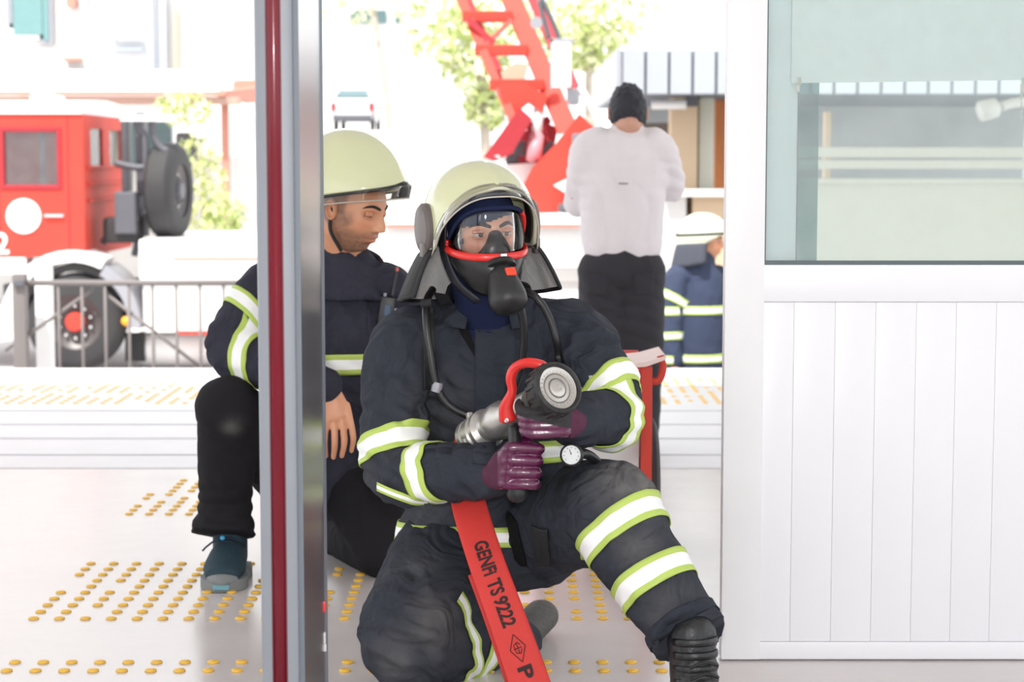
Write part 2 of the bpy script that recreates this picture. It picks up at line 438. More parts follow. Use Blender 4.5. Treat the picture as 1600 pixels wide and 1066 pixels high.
for px in (1247, 1597):
    b = MB(); q = P(px, 138, YP + 0.02); b.box(q, (0.010, 0.006, 0.020), bev=0.002); b.box(q + Vector((0.003, 0, 0.018)), (0.010, 0.004, 0.02), bev=0.001); b.build('blind_clip', M_clip, door, 'auto')
b = MB()
for k in range(16): b.ball(P(1596, 140 + k * 3.2, YP + 0.02), 0.0022, 8)
b.build('blind_chain', M_clip, door, True)
b = MB(); b.span((xs - 0.001, YP + 0.0, zt - 0.1), (xr, YP + 0.05, zt)); b.build('top_rail', M_pvc, door)

# ------------------------------------------------------------------ door post in the foreground
M_pg = mat('grey_powder_coat', (0.215, 0.23, 0.26), 0.42, var=0.05, vscale=12, bump=0.02, bscale=200)
M_pd = mat('dark_grey_edge', (0.13, 0.15, 0.18), 0.45, var=0.06)
M_red_pl = mat('crimson_plastic_strip', (0.15, 0.003, 0.013), 0.22, var=0.3, vscale=18, spec=0.35, coat=0.12, stretch=(1, 1, .15), bump=0.03, bscale=60)
M_steel = mat('brushed_steel', (0.44, 0.42, 0.42), 0.24, metal=0.95, var=0.08, vscale=30, stretch=(8, 8, 0.15), bump=0.015, bscale=60)
YA = 3.5
def col_x(px, Y): return P(px, 533, Y).x
a0, a1, a2 = col_x(402, YA), col_x(462, YA), col_x(471, YA + 0.012)
post = thing('door_post', 'grey metal door post with a crimson rounded strip and a brushed steel side', 'post', (a0, YA, 0))
b = MB(); prof = [(a0, YA + 0.10), (a0, YA + 0.012), (a0 + 0.004, YA + 0.003), (a0 + 0.012, YA), (a1 - 0.008, YA), (a1 - 0.002, YA + 0.003), (a1, YA + 0.010), (a1, YA + 0.10)]
b.prism([(x, y, 0) for x, y in prof], (0, 0, 3.1)); b.build('front_cover', M_pg, post, 'auto')
b = MB(); b.prism([(a1 - 0.004, YA + 0.012, 0), (a2, YA + 0.012, 0), (a2, YA + 0.10, 0), (a1 - 0.004, YA + 0.10, 0)], (0, 0, 3.1)); b.build('edge_channel', M_pd, post)
c0, c1 = col_x(421.5, YA), col_x(442.5, YA)
b = MB(); cx, rw = (c0 + c1) / 2, (c1 - c0) / 2
b.prism([(cx + rw * math.cos(R(t)), YA + 0.002 - rw * 0.75 * math.sin(R(t)), 0) for t in range(0, 181, 12)], (0, 0, 3.1)); b.build('crimson_strip', M_red_pl, post, True)
b = MB()
for s in (-1, 1): b.span((cx + s * (rw + 0.0008) - 0.0012, YA - 0.0012, 0), (cx + s * (rw + 0.0008) + 0.0012, YA + 0.003, 3.1))
b.build('strip_groove', mat('strip_groove_red', (0.12, 0.02, 0.03), 0.4), post)  # thin dark red line along each edge of the strip
e0, e1 = (a2, YA + 0.016), (col_x(505, YA + 0.40), YA + 0.40)
b = MB(); b.prism([(e0[0], e0[1], 0), (e1[0], e1[1], 0), (e1[0] - 0.05, e1[1], 0), (a0 + 0.004, YA + 0.10, 0)], (0, 0, 3.1)); b.build('steel_side', M_steel, post)
b = MB(); b.prism([(e1[0], e1[1] - 0.02, 0), (e1[0] + 0.004, e1[1], 0), (e1[0] + 0.002, e1[1] + 0.02, 0), (e1[0] - 0.05, e1[1] + 0.02, 0), (e1[0] - 0.05, e1[1], 0)], (0, 0, 3.1)); b.build('rear_lip', M_pd, post)
q = P(507, 948, YA + 0.37); b = MB(); b.box(q, (0.006, 0.012, 0.022), bev=0.002); b.build('red_reflector', mat('red_reflector', (0.8, 0.03, 0.03), 0.25), post, 'auto')
q = P(506, 1000, YA + 0.37); b = MB(); b.box(q, (0.008, 0.014, 0.032), bev=0.002); b.cyl(q + Vector((0.002, -0.006, -0.022)), q + Vector((0.002, -0.006, -0.008)), 0.004, n=10); b.build('latch', mat('latch_plastic', (0.6, 0.6, 0.6), 0.35), post, 'auto')
# ================================================================== background
M_red = mat('fire_engine_red', (0.58, 0.060, 0.042), 0.6, var=0.14, vscale=2, spec=0.25)
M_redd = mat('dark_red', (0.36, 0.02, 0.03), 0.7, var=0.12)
M_white = mat('white_paint', (0.80, 0.79, 0.78), 0.4, var=0.03)
M_black = mat('black_rubber', (0.035, 0.033, 0.035), 0.75, var=0.25, bump=0.1)
M_grey = mat('grey_metal', (0.33, 0.33, 0.36), 0.45, var=0.1, metal=0.3)
M_dgrey = mat('dark_grey_metal', (0.10, 0.10, 0.115), 0.5, var=0.15)
M_hub = mat('wheel_hub', (0.10, 0.09, 0.09), 0.45, metal=0.3, var=0.2)
M_chrome = mat('chrome', (0.8, 0.8, 0.8), 0.18, metal=1.0, var=0.03)
M_beige = mat('beige_paint', (0.66, 0.50, 0.34), 0.7, var=0.05)
M_cream = mat('cream_paint', (0.60, 0.60, 0.52), 0.7, var=0.04)
M_orange = mat('orange_brown_door', (0.55, 0.20, 0.07), 0.6, var=0.1)
M_leaf = mat('glare_pale_leaves', (0.52, 0.60, 0.24), 0.6, var=0.5, vscale=9)  # leaf colour raised to stand in for background haze
M_leaf2 = mat('pale_leaves', (0.72, 0.74, 0.45), 0.6, var=0.4, vscale=9)  # paler still, glare put into the leaf colour
M_bark = mat('bark', (0.46, 0.40, 0.34), 0.9, var=0.3, bump=0.3, bscale=20)  # trunks lightened in colour for the same washed-out haze
M_wall = mat('pale_render', (0.74, 0.72, 0.69), 0.9, var=0.04)
M_terra = mat('terracotta', (0.55, 0.24, 0.18), 0.7, var=0.12)
M_glassd = mat('dark_window', (0.10, 0.16, 0.17), 0.12, var=0.2)
M_teal = mat('teal_shutter', (0.16, 0.30, 0.30), 0.6, var=0.08)
M_bluew = mat('pale_blue_frame', (0.48, 0.55, 0.66), 0.5, var=0.05)
M_clear = glassmat('cab_glass', (0.86, 0.88, 0.88), 0.05, 0.02, 0.04)
GZ = -0.85

def wheel(parent, c, r, w, ax, name='wheel', hubc=None):
    c = Vector(c); ax = Vector(ax)
    t = MB(); t.lathe([(r * .56, -w / 2), (r * .80, -w / 2), (r * .93, -w * .44), (r, -w * .3), (r, w * .3), (r * .93, w * .44), (r * .80, w / 2), (r * .56, w / 2), (r * .54, 0)], c, ax, n=40)
    ty = t.build(name, M_black, parent, 'auto')
    u, v, d = basis(ax)
    h = MB(); h.lathe([(0, w * .1), (r * .30, w * .1), (r * .50, w * .30), (r * .575, w * .42), (r * .575, w * .2), (r * .5, -w * .1), (r * .3, -w * .2), (0, -w * .2)], c, ax, n=32); h.build('rim', M_hub, ty, 'auto')
    h = MB(); h.lathe([(r * .20, w * .05), (r * .20, w * .42), (r * .17, w * .5), (0, w * .5)], c, ax, n=20); h.build('hub', hubc or M_red, ty, 'auto')
    for k in range(10):
        a = 2 * math.pi * k / 10; q = c + (u * math.cos(a) + v * math.sin(a)) * r * .33
        h = MB(); h.cyl(q + d * w * .1, q + d * w * .34, r * .032, n=8); h.build('wheel_nut', M_chrome, ty)
    return ty

# ------------------------------------------------------------------ fire engine (left)
Yc = 19.5
def T(px, py, y=Yc): return P(px, py, y)
truck = thing('fire_engine', 'red fire engine with white door emblem parked behind the railing', 'truck', (-5, 21, GZ))
xb = T(131, 300).x; xa = -6.5; zr = T(100, 178).z; zc = T(100, 402).z; W2 = 2.35
wx0, wx1, wz0, wz1 = T(4, 250).x, T(92, 250).x, T(50, 292).z, T(50, 203).z
def framed(parent, name, m, x0, x1, z0, z1, hx0, hx1, hz0, hz1, y, t):
    b = MB(); o = [(x0, z0), (x1, z0), (x1, z1), (x0, z1)]; h = [(hx0, hz0), (hx1, hz0), (hx1, hz1), (hx0, hz1)]
    vs = [(a, y, c) for a, c in o + h] + [(a, y + t, c) for a, c in o + h]; fs = []
    for i in range(4):
        j = (i + 1) % 4
        fs += [(i, j, 4 + j, 4 + i), (8 + j, 8 + i, 12 + i, 12 + j), (i, 8 + i, 8 + j, j), (4 + j, 12 + j, 12 + i, 4 + i)]
    b.add(vs, fs); return b.build(name, m, parent)
cab = framed(truck, 'cab_side', M_red, xa, xb, zc, zr, wx0, wx1, wz0, wz1, Yc, 0.06)
framed(truck, 'cab_side', M_red, xa, xb, zc, zr, wx0, wx1 , wz0, wz1, Yc + W2, 0.06)
b = MB(); b.prism([(xa, Yc, zc), (xa - .12, Yc + .1, zc), (xa - .12, Yc + W2 - .1, zc), (xa, Yc + W2 + .06, zc)], (0, 0, zr - zc)); b.build('cab_front', M_red, truck)
b = MB(); b.span((xa - .14, Yc + .25, wz0 + .05), (xa - .11, Yc + W2 - .25, wz1)); b.build('windscreen', M_glassd, truck)
b = MB(); b.span((xa - .3, Yc, zc - .35), (xa, Yc + W2, zc + .02), bev=.05); b.build('front_bumper', M_white, truck, 'auto')
b = MB()
for z0, z1 in ((wz0 - .03, wz0 + .02), (wz1 - .02, wz1 + .03)): b.span((wx0 - .03, Yc - .012, z0), (wx1 + .03, Yc + .01, z1), bev=.01)
for x0, x1 in ((wx0 - .03, wx0 + .02), (wx1 - .02, wx1 + .03)): b.span((x0, Yc - .012, wz0), (x1, Yc + .01, wz1), bev=.01)
b.build('window_frame', M_redd, cab)
b = MB(); b.span((wx0, Yc + .02, wz0), (wx1, Yc + .03, wz1)); b.build('pane', M_clear, cab)
b = MB(); b.span((T(62, 250).x, Yc + .035, wz0), (T(62, 250).x + .04, Yc + .06, wz1)); b.build('window_bar', M_dgrey, cab)
# rear wall of the cab, two windows
ry = [Yc + .06, Yc + .35, Yc + .95, Yc + 1.30, Yc + 1.95, Yc + W2]
b = MB(); rz0, rz1 = wz0 + .18, wz1 + .02
b.span((xb - .05, ry[0], zc), (xb, ry[5], rz0)); b.span((xb - .05, ry[0], rz1), (xb, ry[5], zr))
for k in (0, 2, 4): b.span((xb - .05, ry[k], rz0), (xb, ry[k + 1], rz1))
rear = b.build('cab_rear_wall', M_red, truck)
for k in (1, 3):
    b = MB(); b.span((xb - .03, ry[k], rz0), (xb - .02, ry[k + 1], rz1)); b.build('pane', M_clear, rear)
for k in range(3):
    b = MB(); b.span((xb, ry[0] + .1, zc + .55 + .17 * k), (xb + .025, ry[5] - .1, zc + .585 + .17 * k), bev=.01); b.build('rib', M_red, rear)
b = MB(); b.prism([(xa, Yc - .02, zr), (xb, Yc - .02, zr), (xb, Yc + .25, zr + .16), (xb, Yc + W2 - .25, zr + .16), (xb, Yc + W2 + .06, zr), (xa, Yc + W2 + .06, zr)], (0, 0, .02))
b.v = [v for v in b.v]; b = MB()
sec = [(Yc - .02, zr), (Yc - .01, zr + .07), (Yc + .12, zr + .13), (Yc + W2 / 2, zr + .17), (Yc + W2 - .12, zr + .13), (Yc + W2 + .06, zr)]
b.prism([(xa, y, z) for y, z in sec], (xb - xa, 0, 0)); b.build('cab_roof', M_white, truck, 'auto')
b = MB(); b.span((T(45, 165).x - .12, Yc + .5, zr + .10), (T(45, 165).x + .1, Yc + 1.2, zr + .22), bev=.04); b.build('roof_beacon', M_white, truck, 'auto')
q = T(37, 338); b = MB(); b.lathe([(0, .012), (.175, .012), (.18, 0), (0, 0)], q + Vector((0, -.001, 0)), (0, -1, 0), n=36); b.build('door_emblem', M_white, truck, 'auto')
def text(s, size, name, m, parent, loc, xdir, ydir, bold=0.0, thick=0.001, align='LEFT', fit=None):
    cu = bpy.data.curves.new(name, 'FONT'); cu.body = s; cu.size = size; cu.offset = bold; cu.extrude = thick; cu.align_x = align; cu.resolution_u = 3
    o = bpy.data.objects.new('tmp', cu); COL.objects.link(o); dg = bpy.context.evaluated_depsgraph_get()
    me = bpy.data.meshes.new_from_object(o.evaluated_get(dg), depsgraph=dg); bpy.data.objects.remove(o); bpy.data.curves.remove(cu)
    xd = Vector(xdir).normalized(); yd = Vector(ydir); yd = (yd - xd * yd.dot(xd)).normalized(); zd = xd.cross(yd)
    co = get_co(me)
    if fit: co[:, 0] *= fit / (co[:, 0].max() - co[:, 0].min())
    M = np.array([xd, yd, zd]); set_co(me, co @ M + np.array(loc)); return link(name, me, m, parent)
text('2', .30, 'door_number', M_white, truck, T(-8, 396) + Vector((0, -.01, 0)), (1, 0, 0), (0, 0, 1), .008)
b = MB(); q = T(85, 337); b.span(q + Vector((-.10, -.03, -.015)), q + Vector((.10, 0, .015)), bev=.01); b.build('door_handle', M_chrome, truck)
for px in (-2, 107):
    b = MB(); x = T(px, 300).x; b.span((x - .006, Yc - .004, zc + .1), (x + .006, Yc + .002, zr - .02)); b.build('door_seam', M_redd, truck)
wc = T(121, 502, Yc + .15); wc.z = GZ + .5
wheel(truck, wc, .5, .30, (0, -1, 0))
# white arch lip and grey mudguard round the wheel
def arc(c, r0, r1, a0, a1, y0, y1, n=14):
    m = MB(); g = []
    for k in range(n + 1):
        a = R(a0 + (a1 - a0) * k / n); ca, sa = math.cos(a), math.sin(a)
        g.append([Vector((c.x + r0 * ca, y0, c.z + r0 * sa)), Vector((c.x + r1 * ca, y0, c.z + r1 * sa)), Vector((c.x + r1 * ca, y1, c.z + r1 * sa)), Vector((c.x + r0 * ca, y1, c.z + r0 * sa))])
    m.rings(g); return m
arc(wc, .62, .74, 62, 175, Yc - .05, Yc + .4).build('wheel_arch', M_white, truck, 'auto')
arc(wc, .56, .68, -5, 60, Yc - .06, Yc + .5).build('mudguard', M_grey, truck, 'auto')
arc(wc, .52, .60, 30, 170, Yc + .02, Yc + .5).build('arch_liner', M_black, truck, 'auto')
b = MB(); b.span((xa, Yc + .0, zc - .18), (T(40, 400).x, Yc + .35, zc + .02), bev=.03); b.build('step', M_white, truck, 'auto')
# chassis, exhaust stack, brackets behind the cab
b = MB(); b.span((xb - 1.0, Yc + .6, -.25), (.6, Yc + .85, 0.0)); b.span((xb - 1, Yc + 1.6, -.25), (.6, Yc + 1.85, 0)); b.build('chassis_rail', M_dgrey, truck)
for (x0, y0, x1, y1, yy) in ((179, 300, 211, 366, Yc + .25), (214, 175, 224, 370, Yc + .6), (190, 178, 199, 300, Yc + .7)):
    p0, p1 = P(x0, y1, yy), P(x1, y0, yy); b = MB(); b.span(p0, (p1.x, yy + .25, p1.z), bev=.02); b.build('stack', M_dgrey, truck)
for pts in ([(212, 180), (218, 205), (226, 214), (228, 290)], [(238, 178), (240, 210), (250, 230), (262, 236)], [(180, 255), (215, 262), (240, 258)], [(186, 300), (215, 330), (250, 335)], [(160, 380), (185, 350), (215, 360), (210, 400)]):
    b = MB(); b.tube([P(x, y, Yc + .5) for x, y in pts], .035, n=8); b.build('pipe', M_dgrey, truck, True)
b = MB(); b.span(P(160, 380, Yc + .3), P(214, 340, Yc + .3) + Vector((0, .4, 0)), bev=.05); b.build('engine_block', M_black, truck, 'auto')
b = MB(); b.span((T(175, 182).x, Yc + .4, T(0, 188).z), (T(262, 182).x, Yc + .5, T(0, 178).z)); b.build('rack_bar', M_white, truck)
wheel(truck, P(264, 298, Yc + .75), .5, .30, (1, -.12, 0), 'spare_wheel', M_dgrey)
b = MB(); b.span((T(216, 375).x, Yc, T(0, 440).z), (.9, Yc + W2, T(0, 374).z), bev=.03); b.build('load_bed', M_white, truck, 'auto')
b = MB(); b.span((T(222, 440).x, Yc + .05, T(0, 520).z), (.9, Yc + .3, T(0, 440).z)); b.build('side_skirt', M_white, truck)
b = MB(); b.span((T(275, 520).x, Yc - .01, T(0, 523).z), (.9, Yc + .2, T(0, 518).z)); b.build('red_stripe', M_red, truck)
b = MB(); b.span((T(270, 404).x, Yc - .01, T(0, 406).z), (.9, Yc + .05, T(0, 402).z)); b.build('bed_trim', M_terra, truck)
b = MB(); q0, q1 = P(228, 545, Yc + .5), P(345, 545, Yc + .5); b.tube([q0, q1], .19, n=20, round_cap=True, spline=False); b.build('air_tank', M_white, truck, 'auto')
b = MB(); b.ball(T(197, 502, Yc - .05), .05, 12); b.build('side_lamp', mat('amber_lens', (.9, .38, .02), .3), truck, True)
b = MB(); b.span(P(196, 565, Yc + .3), P(226, 520, Yc + .3) + Vector((0, .04, 0))); b.build('mud_flap', M_black, truck)
wheel(truck, (1.4, Yc + .15, GZ + .5), .5, .3, (0, -1, 0))

# ------------------------------------------------------------------ railing in front of it
Yr = 14.6
M_rail = mat('galvanised_rail', (0.17, 0.15, 0.145), 0.6, metal=0.0, var=0.06)
rail = thing('railing', 'pale metal barrier with thin upright bars and diagonal braces', 'railing', (-3, Yr, GZ))
zt_ = P(200, 442, Yr).z; x0, x1 = P(25, 442, Yr).x, P(470, 442, Yr).x
b = MB(); b.tube([(x0, Yr, zt_), (x1, Yr, zt_)], .022, n=10, spline=False); b.build('top_rail', M_rail, rail, True)
b = MB(); b.tube([(x0, Yr, GZ + .12), (x1, Yr, GZ + .12)], .018, n=8, spline=False); b.build('bottom_rail', M_rail, rail, True)
for px in [92, 129, 165, 202, 239, 276, 313, 350, 387, 424, 461]:
    x = P(px, 500, Yr).x; b = MB(); b.cyl((x, Yr, GZ + .12), (x, Yr, zt_), .012, n=8); b.build('bar', M_rail, rail, True)
for (ax, ay), (bx, by) in (((8, 548), (146, 452)), ((164, 458), (318, 578))):
    b = MB(); b.cyl(P(ax, ay, Yr + .03), P(bx, by, Yr + .03), .014, n=8); b.build('brace', M_rail, rail, True)
b = MB(); b.span((P(10, 0, Yr).x, Yr - .05, GZ), (P(31, 0, Yr).x, Yr + .05, P(0, 428, Yr).z), bev=.01); b.build('post', M_rail, rail, 'auto')
b = MB(); b.span((P(470, 0, Yr).x, Yr - .05, GZ), (P(484, 0, Yr).x, Yr + .05, P(0, 428, Yr).z), bev=.01); b.build('post', M_rail, rail, 'auto')
b = MB(); b.box((P(27, 445, Yr).x + .03, Yr - .06, zt_), (.08, .04, .05), bev=.01); b.build('hinge', M_dgrey, rail)
pp = MB(); pp.span((P(33, 0, Yr).x, Yr + .2, GZ), (P(58, 0, Yr).x, Yr + .32, P(0, 418, Yr + .2).z), bev=.01)
tag(pp.build('bollard', M_white, None, 'auto'), 'square white bollard beside the left end of the railing', 'bollard')

# ------------------------------------------------------------------ canopy with red edge, house and plants (far left)
Yk = 27.0
can = thing('street_canopy', 'long low canopy with a terracotta edge behind the fire engine', 'canopy', (-6, Yk, GZ))
xL, xR = -9.5, P(338, 150, Yk).x
b = MB(); b.prism([(xL, Yk, P(0, 150, Yk).z), (xR, Yk, P(0, 150, Yk).z), (xR, Yk + 3, P(0, 150, Yk).z + .45), (xL, Yk + 3, P(0, 150, Yk).z + .45)], (0, 0, .05)); b.build('roof_sheet', M_white, can)
b = MB(); b.span((xL, Yk - .06, P(0, 149, Yk).z), (xR, Yk, P(0, 143, Yk).z)); b.build('red_edge', M_terra, can)
b = MB(); b.span((xL, Yk + .02, P(0, 163, Yk).z), (xR + .3, Yk + .3, P(0, 151, Yk).z)); b.build('fascia', mat('pink_brown_board', (.50, .32, .26), .8, var=.1), can)  # pink-brown band under the red edge
b = MB(); b.prism([(xR, Yk - .05, P(0, 150, Yk).z), (P(398, 165, Yk + 2).x, Yk + 2.6, P(0, 165, Yk + 2).z), (P(398, 140, Yk + 2).x, Yk + 2.6, P(0, 132, Yk + 2).z), (xR, Yk - .05, P(0, 143, Yk).z)], (.12, 0, 0)); b.build('side_edge', M_terra, can)
for px in (155, 352, 395, 440):
    x = P(px, 200, Yk + .4).x; b = MB(); b.span((x - .05, Yk + .35, GZ), (x + .05, Yk + .45, P(0, 160, Yk).z)); b.build('column', M_terra if px != 395 else M_white, can)
for px in (362, 372, 381, 388, 402, 412):
    x = P(px, 200, Yk + 1.5).x; b = MB(); b.span((x - .02, Yk + 1.5, GZ), (x + .02, Yk + 1.54, P(0, 172, Yk + 1.5).z)); b.build('slat', M_white, can)
b = MB(); b.span((xL, Yk + 2.6, GZ), (P(430, 0, Yk + 2.6).x, Yk + 2.7, P(0, 245, Yk + 2.6).z)); b.build('low_wall', M_wall, can)
b = MB(); b.span((P(190, 0, Yk + 2.5).x, Yk + 2.3, P(0, 262, Yk + 2.3).z), (P(265, 0, Yk + 2.3).x, Yk + 2.5, P(0, 190, Yk + 2.3).z)); b.build('dark_opening', M_glassd, can)
b = MB(); b.span((P(272, 0, Yk + 1).x, Yk + .9, P(0, 260, Yk + 1).z), (P(306, 0, Yk + 1).x, Yk + 1.5, P(0, 207, Yk + 1).z), bev=.05); b.build('dark_box', M_dgrey, can)
b = MB(); b.span((P(304, 0, Yk - .3).x, Yk - .35, P(0, 216, Yk - .3).z), (P(325, 0, Yk - .3).x, Yk - .28, P(0, 163, Yk - .3).z), bev=.02)
b.build('hanging_notice', M_white, can, 'auto')

def leaf_cloud(name, label, cat, blobs, n, size, mats, trunk=None, seed=1, group=None):
    rr = random.Random(seed); base = blobs[0][0]
    t = thing(name, label, cat, (base[0], base[1], GZ), group)
    m = MB()
    for c, r in blobs:
        c = Vector(c)
        for k in range(n):
            d = Vector((rr.gauss(0, 1), rr.gauss(0, 1), rr.gauss(0, 1))).normalized() * (r * rr.uniform(.45, 1) ** .6)
            q = c + Vector((d.x, d.y, d.z * .9)); s = size * rr.uniform(.6, 1.3)
            u, v, w = basis((rr.gauss(0, 1), rr.gauss(0, 1), rr.gauss(0, 1) + .4), (rr.gauss(0, 1), rr.gauss(0, 1), rr.gauss(0, 1)))
            m.add([q - u * s, q - v * s * .45 + w * s * .1, q + u * s, q + v * s * .45 + w * s * .1], [(0, 1, 2, 3)], rr.randrange(len(mats)))
    tag(m.build('foliage', mats, t, fix=False), kind='stuff')
    if trunk:
        b = MB()
        for pts, r0, r1 in trunk: b.tube(pts, [r0 + (r1 - r0) * i / (len(pts) - 1) for i in range(len(pts))], n=8)
        b.build('trunk', M_bark, t, True)
    return t
def bl(px, py, Y, r): return (P(px, py, Y), r)
leaf_cloud('climbing_plant', 'yellow green climbing plant beside the spare wheel', 'plant', [bl(318, 280, 25, .35), bl(310, 240, 25, .3), bl(322, 320, 25, .45), bl(300, 172, 25.5, .28), bl(330, 345, 25, .4), bl(272, 168, 25.6, .25)], 110, .07, [M_leaf, M_leaf2], [([Vector((P(320, 400, 25).x, 25, GZ)), P(318, 320, 25), P(312, 230, 25)], .05, .02)], 3)
leaf_cloud('potted_shrub', 'dark green low shrub right of the climbing plant', 'plant', [bl(352, 330, 24, .28), bl(345, 350, 24, .25)], 120, .06, [M_leaf], [([Vector((P(350, 420, 24).x, 24, GZ)), P(350, 340, 24)], .04, .02)], 4)
leaf_cloud('roadside_tree', 'pale sunlit tree left of the red ladder', 'tree', [bl(735, 60, 40, 1.0), bl(748, 110, 40, .75), bl(690, 30, 40, 1.0), bl(770, 20, 40, 1.0), bl(760, 170, 40, .5)], 260, .14, [M_leaf2, M_leaf], [([P(762, 420, 40), P(760, 250, 40), P(750, 100, 40)], .16, .08)], 5)
leaf_cloud('roadside_tree', 'pale sunlit tree right of the red ladder above the roof', 'tree', [bl(920, 30, 42, 1.1), bl(960, 10, 42, 1.0), bl(890, 60, 42, .8), bl(925, 75, 42, .6)], 240, .14, [M_leaf2, M_leaf], [([P(925, 420, 42), P(922, 200, 42), P(920, 60, 42)], .16, .08)], 6)
leaf_cloud('roadside_tree', 'faint pale tree top above the parked white car', 'tree', [bl(540, 5, 69, 1.2), bl(585, -22, 69, 1.3), bl(512, -5, 69, 1.0)], 140, .16, [M_leaf2], [([P(606, 320, 69), P(604, 160, 69), P(580, 0, 69)], .2, .1)], 8)

Yh_ = 36.0
house = thing('pale_house', 'pale rendered house with teal windows above the canopy', 'house', (-7, Yh_, GZ))
hx0, hx1 = -14, P(392, 0, Yh_).x
b = MB(); b.span((hx0, Yh_, GZ), (hx1, Yh_ + 7, 7.5)); b.build('wall', M_wall, house)
def win(x0, y0, x1, y1, m, name='window', fr=M_white):
    b = MB(); b.span((P(x0, 0, Yh_).x - .08, Yh_ - .10, P(0, y1, Yh_).z - .08), (P(x1, 0, Yh_).x + .08, Yh_ - .02, P(0, y0, Yh_).z + .08)); w = b.build(name, fr, house)
    b = MB(); b.span((P(x0, 0, Yh_).x, Yh_ - .12, P(0, y1, Yh_).z), (P(x1, 0, Yh_).x, Yh_ - .09, P(0, y0, Yh_).z)); b.build('pane', m, w); return w
win(12, -30, 21, 38, M_grey); win(22, -30, 68, 55, M_teal); win(69, -30, 77, 64, M_teal, fr=M_grey)
for x in (134, 171, 238, 252): 
    b = MB(); b.span((P(x, 0, Yh_).x, Yh_ - .2, P(0, 125 if x > 200 else 40, Yh_).z), (P(x + (9 if x == 252 else 2.5), 0, Yh_).x, Yh_ - .05, 7)); b.build('downpipe', M_bluew, house)
for (x0, y0, x1, y1, m) in ((108, -5, 122, 12, M_terra), (101, 91, 128, 96, M_terra), (55, 108, 135, 116, M_grey), (20, 112, 53, 128, M_beige), (175, 60, 226, 62, M_bluew), (172, 77, 225, 79, M_bluew), (135, 112, 260, 114, M_bluew), (135, 115, 258, 125, M_bluew)):
    b = MB(); b.span((P(x0, 0, Yh_).x, Yh_ - .25, P(0, y1, Yh_).z), (P(x1, 0, Yh_).x, Yh_ - .02, P(0, y0, Yh_).z)); b.build('ledge', m, house)
b = MB(); b.prism_px([(272, 5), (276, 5), (276, 125), (272, 125)], Yh_ - .15, .1); b.build('downpipe', M_beige, house)
b = MB(); b.span((P(362, 0, Yh_ - 3).x, Yh_ - 3, P(0, 150, Yh_ - 3).z), (P(398, 0, Yh_ - 3).x, Yh_ - 1, P(0, 125, Yh_ - 3).z)); b.build('chimney', M_terra, house)

# far wall and parked car down the road
Yf = 75
far = thing('far_house', 'white far house with two dark slit windows at the top', 'house', (-5, Yf, GZ))
b = MB(); b.span((P(500, 0, Yf).x, Yf, GZ), (P(660, 0, Yf).x, Yf + 6, 9)); b.build('wall', M_white, far)
for x0, x1 in ((546, 604), (617, 625)):
    b = MB(); b.span((P(x0, 0, Yf).x, Yf - .15, P(0, 37, Yf).z), (P(x1, 0, Yf).x, Yf - .02, P(0, 16, Yf).z)); b.build('window', M_glassd, far)
Ycar = 62.0
car = thing('parked_car', 'small white hatchback seen from behind far down the road', 'car', P(549, 200, Ycar))
cx0, cx1 = P(517, 0, Ycar).x, P(582, 0, Ycar).x; zc0 = P(0, 195, Ycar).z; ct = P(0, 137, Ycar).z; zm = P(0, 153, Ycar).z
b = MB(); cw = cx1 - cx0; cm = (cx0 + cx1) / 2
g = []
for y, zz, s in ((Ycar, zc0 + .15, .96), (Ycar - .05, zc0 + .5, 1), (Ycar + .05, zm, .95), (Ycar + .5, ct, .74), (Ycar + 2.4, ct, .74), (Ycar + 3.1, zm, .94), (Ycar + 4.1, zm - .15, .95), (Ycar + 4.2, zc0 + .2, .95)):
    g.append([(cm - cw / 2 * s, y, zz), (cm + cw / 2 * s, y, zz)])
b.grid(g); lo = [[(q[0], q[1], zc0 + .15) for q in r] for r in g]
for s in (0, 1): b.grid([[r[s], l[s]] for r, l in zip(g, lo)])
b.grid(lo); b.build('body', M_white, car, 'auto')
b = MB(); b.add([(cm - cw * .42, Ycar + .0, zm + .05), (cm + cw * .42, Ycar + .0, zm + .05), (cm + cw * .34, Ycar + .40, ct - .05), (cm - cw * .34, Ycar + .40, ct - .05), (cm - cw * .42, Ycar + .06, zm + .02), (cm + cw * .42, Ycar + .06, zm + .02), (cm + cw * .34, Ycar + .46, ct - .08), (cm - cw * .34, Ycar + .46, ct - .08)], [(0, 1, 2, 3), (4, 5, 6, 7), (0, 1, 5, 4), (1, 2, 6, 5), (2, 3, 7, 6), (3, 0, 4, 7)]); b.build('rear_window', M_glassd, car)
b = MB(); b.span((cm - cw * .47, Ycar - .10, zc0 + .10), (cm + cw * .47, Ycar + .2, zc0 + .32), bev=.05); b.build('bumper', M_dgrey, car, 'auto')
for s in (-1, 1):
    b = MB(); b.span((cm + s * cw * .46 - .08, Ycar - .08, zc0 + .42), (cm + s * cw * .46 + .08, Ycar + .1, zc0 + .7), bev=.03); b.build('tail_lamp', M_redd, car)
    for yy in (.7, 3.4):
        b = MB(); b.cyl((cm + s * cw * .40, Ycar + yy, zc0 + .12), (cm + s * cw * .49, Ycar + yy, zc0 + .12), .32, n=20); b.build('wheel', M_black, car, 'auto')
car.location.z = zc0 - .2
for ch in list(car.children): ch.matrix_parent_inverse = Matrix.Translation(-car.location)
# a raised road bed so that the car stands on something
b = MB(); b.prism([(-12, 50, GZ - .1), (-12, 50, GZ), (-12, 61, zc0 - .2), (-12, 80, zc0 - .2), (-12, 80, GZ - .1)], (30, 0, 0)); tag(b.build('rising_road', M_street), 'pale road rising towards the far house', 'road', kind='structure')

